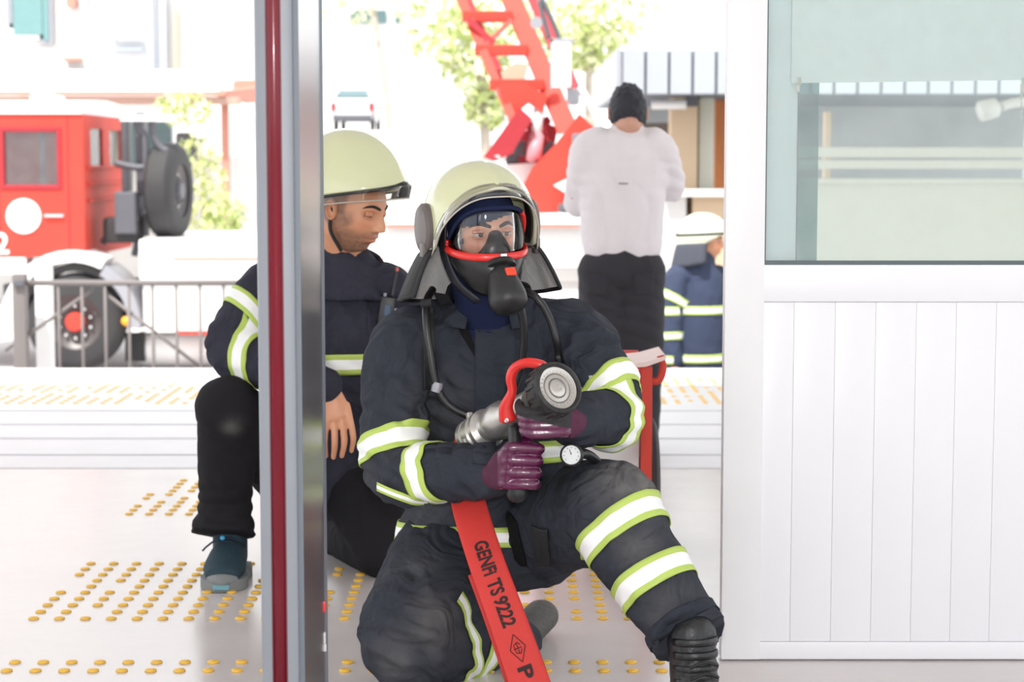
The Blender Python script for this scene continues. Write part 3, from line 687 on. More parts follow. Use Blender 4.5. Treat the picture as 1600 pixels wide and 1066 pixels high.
# ------------------------------------------------------------------ ladder truck (centre)
Yl = 16.0
lad = thing('ladder_truck', 'red turntable ladder truck with white hydraulic rams', 'truck', (0.4, 17, GZ))
def L(px, py, dy=0.0): return P(px, py, Yl + dy)
def beam(pts, w, t, m, name, parent=lad, dy=0.0):
    """flat-sided beam through picture points, w across, t deep"""
    b = MB(); pts = [L(*q) if len(q) == 2 else L(q[0], q[1], q[2]) for q in pts]
    d = (pts[-1] - pts[0]).normalized(); s = d.cross(Vector((0, 1, 0))).normalized()
    for p0, p1 in zip(pts[:-1], pts[1:]): b.prism([p0 - s * w / 2, p1 - s * w / 2, p1 + s * w / 2, p0 + s * w / 2], (0, t, 0))
    return b.build(name, m, parent)
M_pink = mat('sun_faded_red', (0.62, 0.10, 0.08), 0.65, var=0.1)
beam([(690, -70, 1.0), (803, 190, 0)], .075, .10, M_red, 'ladder_rail')
beam([(703, -70, 1.35), (815, 190, .35)], .05, .10, M_redd, 'ladder_rail')
beam([(770, -70, 1.0), (888, 205, 0)], .17, .12, M_red, 'ladder_rail')
beam([(806, -70, 1.2), (902, 150, .2)], .10, .3, M_redd, 'ladder_rail')
for x0, x1, y, dy in ((700, 778, -20, .75), (722, 800, 25, .6), (742, 825, 78, .42), (765, 850, 132, .2)):
    b = MB(); p0, p1 = L(x0, y, dy), L(x1, y, dy); b.span(p0 + Vector((0, 0, -.045)), p1 + Vector((0, .10, .045)), bev=.01); b.build('rung', M_red, lad)
    b = MB(); b.span(p0 + Vector((0.02, .35, -.03)), p1 + Vector((0, .40, .03)), bev=.01); b.build('rung', M_redd, lad)
beam([(732, 30, .5), (772, 68, .45)], .05, .06, M_redd, 'brace'); beam([(800, 30, .5), (758, 72, .45)], .04, .05, M_pink, 'brace')
b = MB(); b.prism_px([(782, 112), (806, 98), (826, 100), (818, 132), (790, 140)], Yl + .25, .2); b.build('winch_box', mat('winch_tan', (.45, .36, .26), .6, var=.1), lad)
for pts in ([(842, 0), (850, 30), (858, 60)], [(838, -20), (870, 50), (884, 110)]):
    b = MB(); b.tube([L(x, y, .1) for x, y in pts], .02, n=8); b.build('cable', M_dgrey, lad, True)
b = MB(); b.lathe([(0, -.03), (.045, -.03), (.05, .03), (0, .03)], L(838, 36, -.1), (0, -1, 0), n=16); b.build('pulley', M_grey, lad, 'auto')
b = MB(); b.prism_px([(778, 130), (818, 128), (856, 150), (848, 176), (826, 160), (800, 182), (786, 160)], Yl + .1, .25); b.build('bracket', M_red, lad)
b = MB(); b.prism_px([(812, 168), (755, 246), (772, 252), (800, 240), (832, 186)], Yl - .05, .22); b.build('side_plate', M_redd, lad)
b = MB(); b.prism_px([(906, 178), (936, 206), (918, 300), (878, 332), (828, 334), (815, 296), (832, 262), (868, 226)], Yl - .1, .35); b.build('turret_plate', M_red, lad)
b = MB(); b.prism_px([(800, 215), (850, 190), (872, 200), (860, 260), (800, 262)], Yl + .55, .3); b.build('turret_core', M_redd, lad)
b = MB(); b.prism_px([(790, 258), (868, 252), (880, 320), (770, 320)], Yl + .2, 1.0); b.build('turntable', M_white, lad)
for (p, q, r) in (((810, 153), (776, 250), .055), ((843, 158), (834, 250), .055)):
    m_ = ((p[0] + q[0]) / 2, (p[1] + q[1]) / 2 + 8)
    b = MB(); b.cyl(L(*p, .2), L(*m_, .1), r * .8, n=16); b.build('ram_rod', M_white, lad, True)
    b = MB(); b.cyl(L(*m_, .1), L(*q, 0), r * 1.15, n=16); b.build('ram_cylinder', M_white if q[0] < 800 else mat('faded_pink_ram', (.62, .25, .28), .5), lad, True)
for k, (x, y, s) in enumerate(((812, 232, .10), (846, 215, .08), (858, 232, .09), (852, 190, .07), (800, 248, .09), (822, 195, .08))):
    b = MB(); b.box(L(x, y, .3), (s, s, s * 1.3), Matrix.Rotation(R(20 * k), 3, 'Y'), bev=.02); b.build('valve_block', M_redd if k % 2 else M_dgrey, lad)
b = MB(); b.span(L(862, 137, -.6), L(893, 66, -.6) + Vector((0, .06, 0)), bev=.02); mir = b.build('mirror', M_white, lad, 'auto')
b = MB(); b.span(L(860, 139, -.57), L(863, 58, -.57) + Vector((0, .06, 0))); b.span(L(860, 66, -.57), L(896, 60, -.57) + Vector((0, .06, 0))); b.build('mirror_rim', M_grey, mir)
b = MB(); b.span(L(886, 164, -.5), L(906, 138, -.5) + Vector((0, .12, 0)), bev=.03); b.build('work_lamp', M_grey, lad, 'auto')
b = MB(); b.tube([L(906, 135, -.5), L(925, 170, -.5), L(950, 230, -.4)], .025, n=8); b.build('lamp_cable', M_white, lad, True)
b = MB(); b.span(L(894, 232, -.2), L(908, 208, -.2) + Vector((0, .1, 0)), bev=.02); b.build('side_marker', M_grey, lad, 'auto')
b = MB(); b.prism_px([(865, 290), (893, 276), (905, 292), (884, 302)], Yl - .3, .12); b.build('grab_plate', M_white, lad)
b = MB(); b.span(L(872, 333, -.3), L(912, 318, -.3) + Vector((0, .2, 0)), bev=.03); b.build('rubber_buffer', M_dgrey, lad, 'auto')
b = MB(); b.span(L(600, 420, -.5), L(1010, 352, -.5) + Vector((0, 2.3, 0)), bev=.03); b.build('deck', M_white, lad, 'auto')
b = MB(); b.span(L(600, 352, -.56), L(1010, 342, -.56) + Vector((0, .2, 0)), bev=.01); b.build('deck_lip', M_white, lad)
b = MB(); b.span(L(600, 356, -.565), L(905, 353, -.565) + Vector((0, .02, 0))); b.build('deck_seam', M_terra, lad)
for px in (700, 980): wheel(lad, (P(px, 0, Yl).x, Yl - .15, GZ + .5), .5, .3, (0, -1, 0))
b = MB(); b.span(L(600, 440, -.3), L(1010, 420, -.3) + Vector((0, 2, 0))); b.build('chassis', M_white, lad)
for y0_, y1_ in ((500, 485), (560, 540)):
    b = MB(); b.span(L(930, y0_, -.45), L(1010, y1_, -.45) + Vector((0, .05, 0))); b.build('red_stripe', M_red, lad)

# ------------------------------------------------------------------ flat-roofed street kiosk (right)
Yg = 17.5
ki = thing('street_kiosk', 'flat roofed street kiosk with pale panelled fascia and beige pillar', 'kiosk', (2.2, Yg, GZ))
def K(px, py, dy=0.0): return P(px, py, Yg + dy)
M_fas = mat('pale_fascia', (0.40, 0.43, 0.47), 0.45, var=0.04)
M_seam = mat('fascia_seam', (0.12, 0.14, 0.17), 0.6)
zf0, zf1 = K(0, 147).z, K(0, 76).z
xf0 = K(972, 100).x; pitch_ = K(1009, 0).x - K(972, 0).x
b = MB(); b.span((xf0, Yg + .04, zf0), (xf0 + 26 * pitch_, Yg + 5, zf1 - .02)); b.build('roof_box', M_seam, ki)
for k in range(26):
    b = MB(); b.span((xf0 + k * pitch_ + .012, Yg, zf0), (xf0 + (k + 1) * pitch_ - .012, Yg + .05, zf1), bev=.006); b.build('fascia_panel', M_fas, ki)
for k in range(9):
    y0 = Yg + .06 + k * .6; b = MB(); b.span((xf0 - .05, y0, zf0), (xf0, y0 + .57, zf1), bev=.006); b.build('fascia_panel', M_fas, ki)
for px0, px1, m, nm, dy in ((1050, 1092, M_beige, 'pillar', .8), (1094, 1118, M_cream, 'pillar', .9), (1119, 1180, M_orange, 'shutter_door', 1.6)):
    b = MB(); b.span((K(px0, 0, dy).x, Yg + dy, GZ), (K(px1, 0, dy).x, Yg + dy + .35, zf0), bev=.02); b.build(nm, m, ki, 'auto')
b = MB(); b.cyl(K(1018, 163, .5), K(1072, 163, .5), .045, n=12); b.build('tube_lamp', M_white, ki, True)
b = MB(); b.span(K(1072, 166, .6), K(1090, 149, .6) + Vector((0, .2, 0))); b.build('lamp_box', M_dgrey, ki)
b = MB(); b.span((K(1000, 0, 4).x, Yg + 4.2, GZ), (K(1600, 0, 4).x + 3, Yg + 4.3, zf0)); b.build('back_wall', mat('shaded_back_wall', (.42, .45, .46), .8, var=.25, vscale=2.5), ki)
b = MB(); b.span(K(1003, 225, 1.5), K(1048, 192, 1.5) + Vector((0, .2, 0))); b.build('dark_screen', mat('dark_brown_board', (.20, .17, .15), .7), ki)
b = MB(); b.span((K(1040, 0, .3).x, Yg + .3, K(0, 308, .3).z), (K(1145, 0, .3).x, Yg + 1.0, K(0, 296, .3).z), bev=.01); b.build('counter_top', M_white, ki)
b = MB(); b.span((K(1085, 0, .4).x, Yg + .4, GZ), (K(1145, 0, .4).x, Yg + .95, K(0, 308, .3).z)); b.build('counter_front', M_beige, ki)
b = MB(); b.span((K(1040, 0, .4).x, Yg + .4, GZ), (K(1075, 0, .4).x, Yg + .9, K(0, 308, .3).z)); b.build('counter_leg', M_white, ki)
# cream booth seen through the door glass
bo = thing('cream_booth', 'cream booth front with two long rails seen through the door glass', 'booth', (3.6, 13.5, GZ))
Yb = 13.5
def B(px, py, dy=0.0): return P(px, py, Yb + dy)
xb0, xb1 = B(1225, 0).x, 5.6
for y0, y1, dep in ((230, 246, .10), (250, 264, .06), (279, 287, .10)):
    b = MB(); b.span((xb0, Yb, B(0, y1).z), (xb1, Yb + dep, B(0, y0).z), bev=.008); b.build('rail', M_cream, bo)
b = MB(); b.span((xb0, Yb + .04, GZ), (xb1, Yb + .12, B(0, 287).z)); b.build('front_wall', M_cream, bo)
b = MB(); b.span((xb0 - .2, Yb - 1.6, B(0, 96).z), (xb1 + .2, Yb + 1.6, B(0, 84).z)); b.build('roof', M_cream, bo)  # unseen roof, added to keep the sun off the booth
b = MB(); b.span((B(1336, 0).x, Yb + 1.2, GZ), (B(1346, 0).x, Yb + 1.3, B(0, 168).z)); b.build('post', M_beige, bo)
b = MB(); b.tube([B(1625, 158, .3), B(1590, 160, .3), B(1565, 166, .3)], .035, n=8); b.lathe([(.03, -.03), (.07, 0), (.075, .12), (0, .12)], B(1556, 168, .3), (-1, -.2, -.25), n=16); b.tube([B(1625, 158, .3), B(1610, 200, .3), B(1605, 290, .3)], .04, n=8); b.build('lamp_like_reflection', M_white, bo, True)  # solid shape standing in for a reflection in the door glass
# ================================================================== people
M_skin = mat('skin', (0.58, 0.31, 0.22), 0.45, var=0.10, vscale=40, bump=0.05, bscale=300, colattr='tone')
M_skin2 = mat('skin_tan', (0.66, 0.31, 0.175), 0.42, var=0.10, vscale=40, bump=0.05, bscale=300, colattr='tone')
M_eye = mat('eye_white', (0.50, 0.43, 0.41), 0.15, var=0.03)
M_iris = mat('brown_iris', (0.07, 0.03, 0.02), 0.15, var=0.2)
M_brow = mat('dark_hair', (0.018, 0.014, 0.013), 0.7, var=0.3, vscale=120, bump=0.5, bscale=260)
M_navy = mat('navy_turnout_cloth', (0.030, 0.034, 0.047), 0.86, var=0.22, vscale=5, bump=0.10, bscale=420, spec=0.25, wrinkle=0.8, dust=(0.20, 0.19, 0.18))
M_navy2 = mat('dark_navy_cloth', (0.034, 0.034, 0.050), 0.88, var=0.22, vscale=6, bump=0.10, bscale=420, spec=0.2, wrinkle=0.8, dust=(0.20, 0.19, 0.18))
M_blk = mat('black_cloth', (0.015, 0.014, 0.017), 0.9, var=0.25, vscale=6, bump=0.08, bscale=400, spec=0.2, dust=(0.14, 0.135, 0.13))
M_bala = mat('navy_knit', (0.012, 0.018, 0.055), 0.9, var=0.2, bump=0.2, bscale=500, spec=0.2)
M_lime = mat('lime_tape', (0.46, 0.60, 0.12), 0.5, var=0.06)
M_silver = mat('retroreflective_tape', (0.92, 0.93, 0.92), 0.45, var=0.03, vscale=60)
TAPE = [M_lime, M_silver]
M_helm = mat('cream_lime_helmet', (0.66, 0.68, 0.42), 0.16, var=0.04, vscale=4, coat=0.6)
M_hrim = mat('helmet_trim', (0.60, 0.60, 0.48), 0.3, var=0.05)
M_disc = mat('brown_grey_plastic', (0.13, 0.11, 0.105), 0.45, var=0.1)
M_alu = mat('aluminised_fabric', (0.80, 0.79, 0.77), 0.40, metal=0.10, var=0.14, vscale=20, bump=0.35, bscale=70)
M_rub = mat('black_mask_rubber', (0.012, 0.012, 0.013), 0.33, var=0.2, vscale=20, spec=0.5, bump=0.04, bscale=160)
M_mred = mat('mask_red', (0.72, 0.025, 0.02), 0.28, var=0.05, coat=0.3)
M_blkp = mat('black_plastic', (0.015, 0.015, 0.017), 0.4, var=0.2)
M_velcro = mat('black_velcro', (0.012, 0.012, 0.013), 0.95, var=0.3, vscale=200, bump=0.4, bscale=600, spec=0.1)
G_visor = glassmat('clear_visor', (0.93, 0.92, 0.90), 0.02, 0.03, 0.0)
G_lens = glassmat('mask_lens', (0.97, 0.96, 0.95), 0.01, 0.03, 0.0)
M_nylon = mat('black_webbing', (0.016, 0.016, 0.018), 0.7, var=0.2, bump=0.3, bscale=350)

def sstep(a, b, x): t = np.clip((x - a) / (b - a), 0, 1); return t * t * (3 - 2 * t)
def G(x, s): return np.exp(-(x / s) ** 2)
def head_grid(nu=150, nv=130, age=0):
    """head with a face looking along -y, centre between the ears; returns grid points and tone colours"""
    u = np.linspace(0, 2 * math.pi, nu, endpoint=False)
    az = u - 0.55 * np.sin(u)                      # dense at the face (az = 0)
    v = np.linspace(0.015, math.pi - 0.015, nv); v = v + 0.10 * np.sin(2 * v)
    A, V = np.meshgrid(az, v)
    x = np.sin(V) * np.sin(A); y = -np.sin(V) * np.cos(A); z = np.cos(V)
    def sp(q, e): return np.sign(q) * np.abs(q) ** e
    X = 0.077 * sp(x, .92); Y = 0.099 * sp(y, .90); Zc = 0.122 * sp(z, .95)
    low = sstep(0.0, -0.115, Zc); X = X * (1 - 0.30 * low ** 1.3)
    up = sstep(0.05, 0.13, Zc); X = X * (1 + .02 * up)
    back = sstep(0, 0.06, Y) * sstep(0.0, -0.08, Zc); Y = Y * (1 - 0.42 * back)
    temple = G(Zc - 0.035, .03) * sstep(-.03, -.075, Y) ; X = X * (1 - .05 * temple)
    front = sstep(-0.02, -0.06, Y)
    ax = np.abs(X)
    d = np.zeros_like(X)
    d += 0.004 * G(Zc - 0.026, .012) * sstep(.06, .03, ax)
    d -= 0.013 * G(ax - 0.032, .018) * G(Zc - 0.006, .013)
    d += 0.003 * G(ax - 0.045, .018) * G(Zc + 0.018, .016)
    hn = np.where(Zc > -0.030, 0.003 + 0.021 * sstep(0.022, -0.028, Zc), 0.024) * sstep(-0.046, -0.034, Zc) * sstep(0.036, 0.012, Zc)
    wn = 0.0085 + 0.006 * sstep(0.01, -0.03, Zc)
    d += hn * G(X, wn)
    d += 0.008 * G(ax - 0.0135, .0065) * G(Zc + 0.034, .0075)
    d += 0.0065 * G(X, .026) * G(Zc + 0.0575, .0065)
    d += 0.0075 * G(X, .021) * G(Zc + 0.0705, .0065)
    d -= 0.0045 * G(X, .026) * G(Zc + 0.0640, .0026)
    d += 0.004 * G(X, .04) * G(Zc + 0.064, .02)
    d -= 0.003 * G(X, .022) * G(Zc + 0.083, .006)
    d += 0.009 * G(X, .026) * G(Zc + 0.103, .015)
    d -= 0.004 * G(ax - 0.040, .014) * G(Zc + 0.055, .022)
    Y = Y - d * front
    tone = np.ones(X.shape + (3,))
    lips = G(X, .022) * np.maximum(G(Zc + 0.058, .006), G(Zc + 0.0705, .0065)) * front
    tone *= 1 - lips[..., None] * np.array([.12, .45, .42])
    socket_shade = G(ax - .032, .017) * G(Zc - .004, .012) * front  # eye socket shade put into the skin tone
    tone *= 1 - socket_shade[..., None] * np.array([.38, .44, .46])
    cheek = G(ax - .043, .02) * G(Zc + .02, .02) * front
    tone *= 1 - cheek[..., None] * np.array([0, .10, .10])
    co = np.stack([X, Y, Zc], -1)
    return co, tone
def head_pose(loc, yaw, pitch, roll, s=1.0):
    """yaw > 0 faces picture right, pitch > 0 bows the head, roll > 0 tips it to picture right"""
    return Matrix.Translation(Vector(loc)) @ (Matrix.Rotation(R(yaw), 4, 'Z') @ Matrix.Rotation(R(pitch), 4, 'X') @ Matrix.Rotation(R(roll), 4, 'Y')) @ Matrix.Scale(s, 4)
def xf(M, pts): return [M @ Vector(q) for q in pts]

def make_head(parent, M, m_skin, beard=0.0, hair=0.0, lids=0.35, gaze=(0, 0), extra=None, voxel_body=None):
    """skin of head, neck and bare limbs as one body mesh, eyes, lids, brows, ears"""
    co, tone = head_grid()
    nv, nu = co.shape[:2]; flat = co.reshape(-1, 3)
    X, Y, Z_ = flat[:, 0], flat[:, 1], flat[:, 2]; t = tone.reshape(-1, 3).copy()
    nz = vnoise(flat, 160, 5) * .5 + .5
    if beard:
        ax = np.abs(X)
        jaw = sstep(-.030, -.055, Z_ + .25 * np.maximum(0, ax - .045) * -1) * sstep(.03, -.01, Y)
        jaw = np.maximum(jaw, sstep(.058, .068, ax) * sstep(.02, -.02, Z_) * sstep(.02, .0, Y) * sstep(-.07, -.04, Y))
        jaw *= 1 - G(X, .022) * G(Z_ + .064, .013) * .9
        jaw *= 1 - .7 * G(ax - .045, .018) * G(Z_ + .035, .02)
        t *= 1 - (beard * jaw * (.65 + .35 * nz))[:, None] * np.array([.74, .70, .64])
    if hair:
        hr = np.maximum(sstep(.055, .075, Z_), sstep(-.005, .02, Y) * sstep(-.06, -.03, Z_))
        hr = np.maximum(hr, sstep(-.035, -.02, Y) * sstep(.060, .068, np.abs(X)) * sstep(-.015, 0, Z_))
        t *= 1 - (hair * hr)[:, None] * np.array([.95, .93, .91])
    mb = MB(); mb.grid([[M @ Vector(q) for q in r] for r in co], closed=True)
    nhead = len(mb.v)
    for s in (-1, 1):                       # ears
        g = []
        for i in range(9):
            a = i / 8; row = []
            for j in range(18):
                b = 2 * math.pi * j / 18
                r = 1.0 - 0.75 * a
                hgt = 0.010 * math.sin(min(1, a * 2.2) * math.pi) * (1 if a < .5 else .3)
                yy = .012 + .017 * r * math.sin(b) + .004 * math.cos(b); zz = -.002 + .031 * r * math.cos(b)
                row.append(M @ Vector((s * (.0745 + .004 + hgt + .10 * max(0, yy - .01)), yy, zz)))
            g.append(row)
        g.insert(0, [M @ Vector((s * .066, .008 + .010 * math.sin(2 * math.pi * j / 18), -.002 + .022 * math.cos(2 * math.pi * j / 18))) for j in range(18)])
        mb.grid(g, closed=True)
    me_extra = None
    if extra is not None:
        me_extra = remesh(extra, voxel_body or 0.012, 3)
        base = len(mb.v); mb.v += [tuple(v.co) for v in me_extra.vertices]; fs = [tuple(i + base for i in p.vertices) for p in me_extra.polygons]
        mb.f += fs; mb.m += [0] * len(fs)
    o = mb.build('body', m_skin, parent, True)
    cols = np.ones((len(mb.v), 4)); cols[:nhead, :3] = np.clip(t, 0, 1)
    ca = o.data.color_attributes.new('tone', 'FLOAT_COLOR', 'POINT'); ca.data.foreach_set('color', cols.ravel())
    if me_extra: bpy.data.meshes.remove(me_extra)
    S = M.to_scale()[0]; Rm = M.to_3x3().normalized()
    for s in (-1, 1):
        c = Vector((s * .032, -.0755, .006))
        e = MB(); e.ball(M @ c, .0125 * S, 18); eye = e.build('eye', M_eye, o, True)
        gd = Vector((gaze[0], -1, gaze[1])).normalized()
        e = MB(); q = c + gd * .0098; e.lathe([(0, .0032), (.004, .0028), (.0062, .0012), (.0064, -.001), (0, -.001)], M @ q, Rm @ gd, n=16); e.build('iris', M_iris, eye, True)
        g = []
        for up, (a0, a1) in ((1, (80 * (1 - lids) - 8 - lids * 40, 100)), (-1, (-100, -26))):
            l = MB(); g = []
            for i in range(7):
                a = R(a0 + (a1 - a0) * i / 6); row = []
                for j in range(13):
                    b = R(-78 + 156 * j / 12); r = .0137
                    row.append(M @ (c + Vector((r * 1.15 * math.sin(b), -r * math.cos(b) * math.cos(a), r * math.sin(a) * (.55 + .45 * math.cos(b))))))
                g.append(row)
            l.grid(g); lo = l.build('eyelid', m_skin, o, True); solid(lo, .0015, 1)
            ca = lo.data.color_attributes.new('tone', 'FLOAT_COLOR', 'POINT'); ca.data.foreach_set('color', np.tile([.84, .76, .74, 1], len(lo.data.vertices)))
            if up == 1:
                l = MB(); l.tube([q_ + (Rm @ Vector((0, -.0008, 0))) for q_ in g[0][1:-1]], .0009, n=6, spline=False); l.build('lashes', M_brow, o, True)
    bv = bvh_of(o.data)
    for s in (-1, 1):
        pts = []
        for k, (x, z) in enumerate(((.012, .0245), (.022, .0285), (.034, .0315), (.046, .0285), (.054, .0225))):
            h = bv.ray_cast(M @ Vector((s * x, -.2, z)), Rm @ Vector((0, 1, 0)))
            pts.append((h[0] if h[0] else M @ Vector((s * x, -.09, z))) + Rm @ Vector((0, -.0008, 0)))
        e = MB(); e.tube(pts, [(.0038, .0022), (.0048, .0028), (.0046, .0028), (.0034, .0022), (.0012, .001)], n=8, hint=Rm @ Vector((0, 0, 1)), round_cap=True); e.build('eyebrow', M_brow, o, True)
    return o

def helmet(parent, M, m_shell=M_helm, front=.078, side=-.012, backz=-.035, disc=True, flap=None, visor='up', flap_r=(.20, .17), rim=True, size=(.130, .162, .152), arch=78, apow=2.2):
    (RX, RY, RZ), CZ, CY = size, .018, .012
    def bot(a):                              # a: 0 front, pi back
        d_ = abs(math.degrees(math.atan2(math.sin(a), math.cos(a))))
        if d_ < arch: return front + (side - front) * (d_ / arch) ** apow
        return side + (backz - side) * (d_ - arch) / (180 - arch)
    def pt(a, z, k=1.0):
        zz = (z - CZ) / RZ; zz = max(-.98, min(.999, zz)); r = math.sqrt(max(0, 1 - abs(zz) ** 2.25)) if zz > 0 else math.sqrt(1 - .16 * zz * zz)
        ridge = .006 * math.exp(-(math.sin(a) * 5) ** 2) * r
        brim = .010 * math.exp(-((z - bot(a)) / .022) ** 2) * max(0, math.cos(a)) ** 2
        return Vector((RX * r * k * math.sin(a), CY - (RY * r * k + brim) * math.cos(a), z + ridge))
    n = 72; g = []
    for i in range(23):
        t = i / 22; row = []
        for j in range(n):
            a = 2 * math.pi * j / n; zb_ = bot(a)
            z = zb_ + (CZ + RZ * .9995 - zb_) * math.sin(t * math.pi / 2)
            row.append(M @ pt(a, z))
        g.append(row)
    b = MB(); b.grid(g, closed=True); b.f.append(tuple(22 * n + j for j in range(n))); b.m.append(0)
    sh = b.build('helmet', m_shell, parent, True); solid(sh, .005, -1)
    if rim:
        b = MB(); b.tube([M @ (pt(2 * math.pi * j / n, bot(2 * math.pi * j / n)) * 1.0) for j in range(n)], .0045, n=8, spline=False, closed=True); b.build('helmet_trim', M_hrim if rim == 'cream' else M_blkp, sh, True)
    b = MB(); g2 = []                         # dark lining
    for i in range(10):
        t = i / 9; g2.append([M @ (pt(2 * math.pi * j / n, bot(2 * math.pi * j / n) + .004 + (.03 - .0) * t, .93 - .10 * t)) for j in range(n)])
    b.grid(g2, closed=True); b.build('lining', M_blkp, sh, True)
    b = MB(); pts = [M @ (pt(0, z_) * 1.002) for z_ in ()]
    if visor:
        g = []
        for i in range(7):
            row = []
            for j in range(41):
                a = R((-96 + 192 * j / 40) * (.80 if visor == 'up' else 1)); zb_ = bot(a)
                if visor == 'up': z = zb_ + .016 - .030 * i / 6; k = 1.03 + .02 * i / 6
                else: z = zb_ + .006 - .044 * i / 6 * (1 - .35 * abs(math.sin(a))); k = 1.0 + .035 * max(0, math.cos(a))
                q = pt(a, max(z, zb_ - .0), k); q.z = z; row.append(M @ q)
            g.append(row)
        b = MB(); b.grid(g); v = b.build('visor', G_visor, sh, True); solid(v, .002, 0)
        b = MB(); b.tube(g[-1], .0022, n=6, spline=False); b.build('visor_edge', mat('visor_edge', (.50, .46, .40), .3), sh, True)
    if disc:
        for s in (-1, 1):
            c = Vector((s * (RX + .008), CY + .005, .012)); ax = Vector((s, -.05, 0))
            b = MB(); b.lathe([(.048, -.012), (.048, 0), (.042, .007), (.02, .010), (0, .0105)], (0, 0, 0), ax, n=28)
            b.v = [tuple(M @ (c + Vector((q[0], q[1] * .95, q[2] * 1.25)))) for q in b.v]; dd = b.build('side_disc', M_disc, sh, 'auto')
            b = MB(); b.box((0, 0, 0), (.014, .028, .040), bev=.004); b.v = [tuple(M @ (Vector(q) + c + Vector((s * .003, -.012, -.052)))) for q in b.v]; b.build('disc_knob', M_disc, dd, 'auto')
    if flap:
        g, gi = [], []
        for i in range(9):
            t = i / 8; row = []
            for j in range(37):
                a = R(78 + 204 * j / 36); q = pt(a, bot(a))
                out = 1 + (flap_r[0] / .15 - 1) * (t ** .7) * (.80 - .20 * math.cos(a * 2)); wav = 1 + .03 * math.sin(j * 1.7) * t
                zz = q.z - flap_r[1] * t * (.55 + .45 * math.sin(R(180 * (j + 4) / 44)) ** .6)
                row.append(M @ Vector((q.x * out * wav, CY + (q.y - CY) * out * wav, zz)))
            g.append(row)
        b = MB(); b.grid(g); f = b.build('neck_flap', flap[0], sh, True); solid(f, .003, 1)
        b = MB(); b.grid([[q + (M @ Vector((0, 0, 0)) - q).normalized() * .008 for q in r] for r in g]); f2 = b.build('flap_lining', flap[1], sh, True)
        b = MB(); b.tube([r[0] for r in g] + g[-1][1:-1] + [r[-1] for r in reversed(g)], .005, n=6, spline=False); b.build('flap_binding', M_nylon, sh, True)
    return sh

def arm_band(bvh, a, b, t, w, name, parent, tilt=None, r=.15, lift=.004, lime=.24, rel=1.45, **k):
    a, b = Vector(a), Vector(b); ax = (b - a).normalized()
    if tilt is not None: ax = (ax + Vector(tilt)).normalized()
    return wrap_band(bvh, a + (b - a) * t, ax, w, r, name, TAPE, parent, lift=lift, lime=lime, rel=rel, **k)

def patch(bvh, poly, Y, name, m, parent, lift=.006, nu=14, nv=14, thick=.004):
    """cloth patch whose four picture corners are dropped on to the garment"""
    c = [Vector(P(x, y, Y)) for x, y in poly]; g = []; cam0 = Vector((0, 0, CAM_Z))
    for i in range(nv + 1):
        row = []
        for j in range(nu + 1):
            s, t = j / nu, i / nv
            q = (c[0] * (1 - s) + c[1] * s) * (1 - t) + (c[3] * (1 - s) + c[2] * s) * t
            h = bvh.ray_cast(q - Vector((0, 1.2, 0)), Vector((0, 1, 0)), 2.5)
            row.append((h[0] if h[0] else q) + Vector((0, -lift, 0)))
        g.append(row)
    b = MB(); b.grid(g); o = b.build(name, m, parent, True); solid(o, thick, 0); return o
# ------------------------------------------------------------------ seated firefighter with mask and nozzle
fx = thing('person', 'firefighter in cream helmet and red framed breathing mask, seated and holding a hose nozzle', 'person', P(790, 900, 4.9).xy.to_3d())
hipc = P(772, 846, 4.98); chest = P(765, 620, 4.88)
shR, elR, wrR = P(632, 552, 4.84), P(618, 733, 4.70), P(762, 741, 4.50)
shL, elL, wrL = P(898, 525, 4.84), P(955, 648, 4.66), P(895, 663, 4.48)
hpR, knR, anR = P(705, 842, 4.96), P(655, 995, 4.66), P(800, 1008, 5.04)
hpL, knL, cuL, anL = P(838, 838, 4.96), P(955, 792, 4.50), P(1064, 972, 4.34), P(1080, 1080, 4.30)
Xh = Vector((1, 0, 0))
jk = MB()
jk.limb([P(768, 835, 4.97), P(768, 780, 4.95), P(766, 690, 4.91), P(766, 610, 4.88), P(766, 545, 4.86), P(765, 505, 4.85), P(764, 478, 4.84)],
        [(.205, .150), (.208, .155), (.205, .150), (.212, .148), (.195, .130), (.120, .105), (.085, .085)], hint=Xh, n=32)
jk.limb([P(700, 530, 4.86), shR, (shR + elR) / 2 + Vector((-.012, .0, 0)), elR, elR * .55 + wrR * .45, wrR], [.095, .094, .086, .080, .073, .058])
jk.limb([P(835, 525, 4.86), shL, (shL + elL) / 2 + Vector((.014, 0, .01)), elL + Vector((.012, 0, 0)), elL * .5 + wrL * .5, wrL], [.095, .092, .080, .074, .066, .056])
jk.limb([P(690, 842, 4.92), P(770, 850, 4.90), P(850, 838, 4.92)], [.12, .12, .12])
jm = remesh(jk, 0.0075, 3)
cloth(jm, .012, 8, [(P(640, 620, 4.75), (.4, 0, 1), .06, .010, .13), (P(830, 560, 4.72), (1, 0, .25), .06, .008, .13), (P(930, 560, 4.75), (.5, 0, 1), .05, .012, .10), (P(700, 745, 4.55), (1, -.4, .5), .045, .010, .10), (elR, (.3, 0, 1), .040, .013, .13), (elL, (.3, -.2, 1), .038, .012, .11), (shR + Vector((.03, 0, -.04)), (1, 0, .6), .055, .008, .12), (P(880, 580, 4.75), (1, 0, -.5), .05, .008, .12),
                  (P(770, 720, 4.75), (.2, 0, 1), .055, .010, .17), (wrR, (1, -.6, 0), .03, .006, .07), (P(700, 600, 4.74), (.9, 0, .5), .07, .006, .15)], 2)
set_dust(jm, [(P(690, 640, 4.75), .12, .25), (elR, .10, .35), (P(650, 800, 4.8), .1, .4)])
jb = bvh_of(jm)
jacket = link('jacket', jm, M_navy, fx, True)
arm_band(jb, shR, elR, .80, .064, 'reflective_band', jacket, tilt=(.30, 0, 0.0))
arm_band(jb, elR, wrR, .42, .062, 'reflective_band', jacket, tilt=(0, 0, .25))
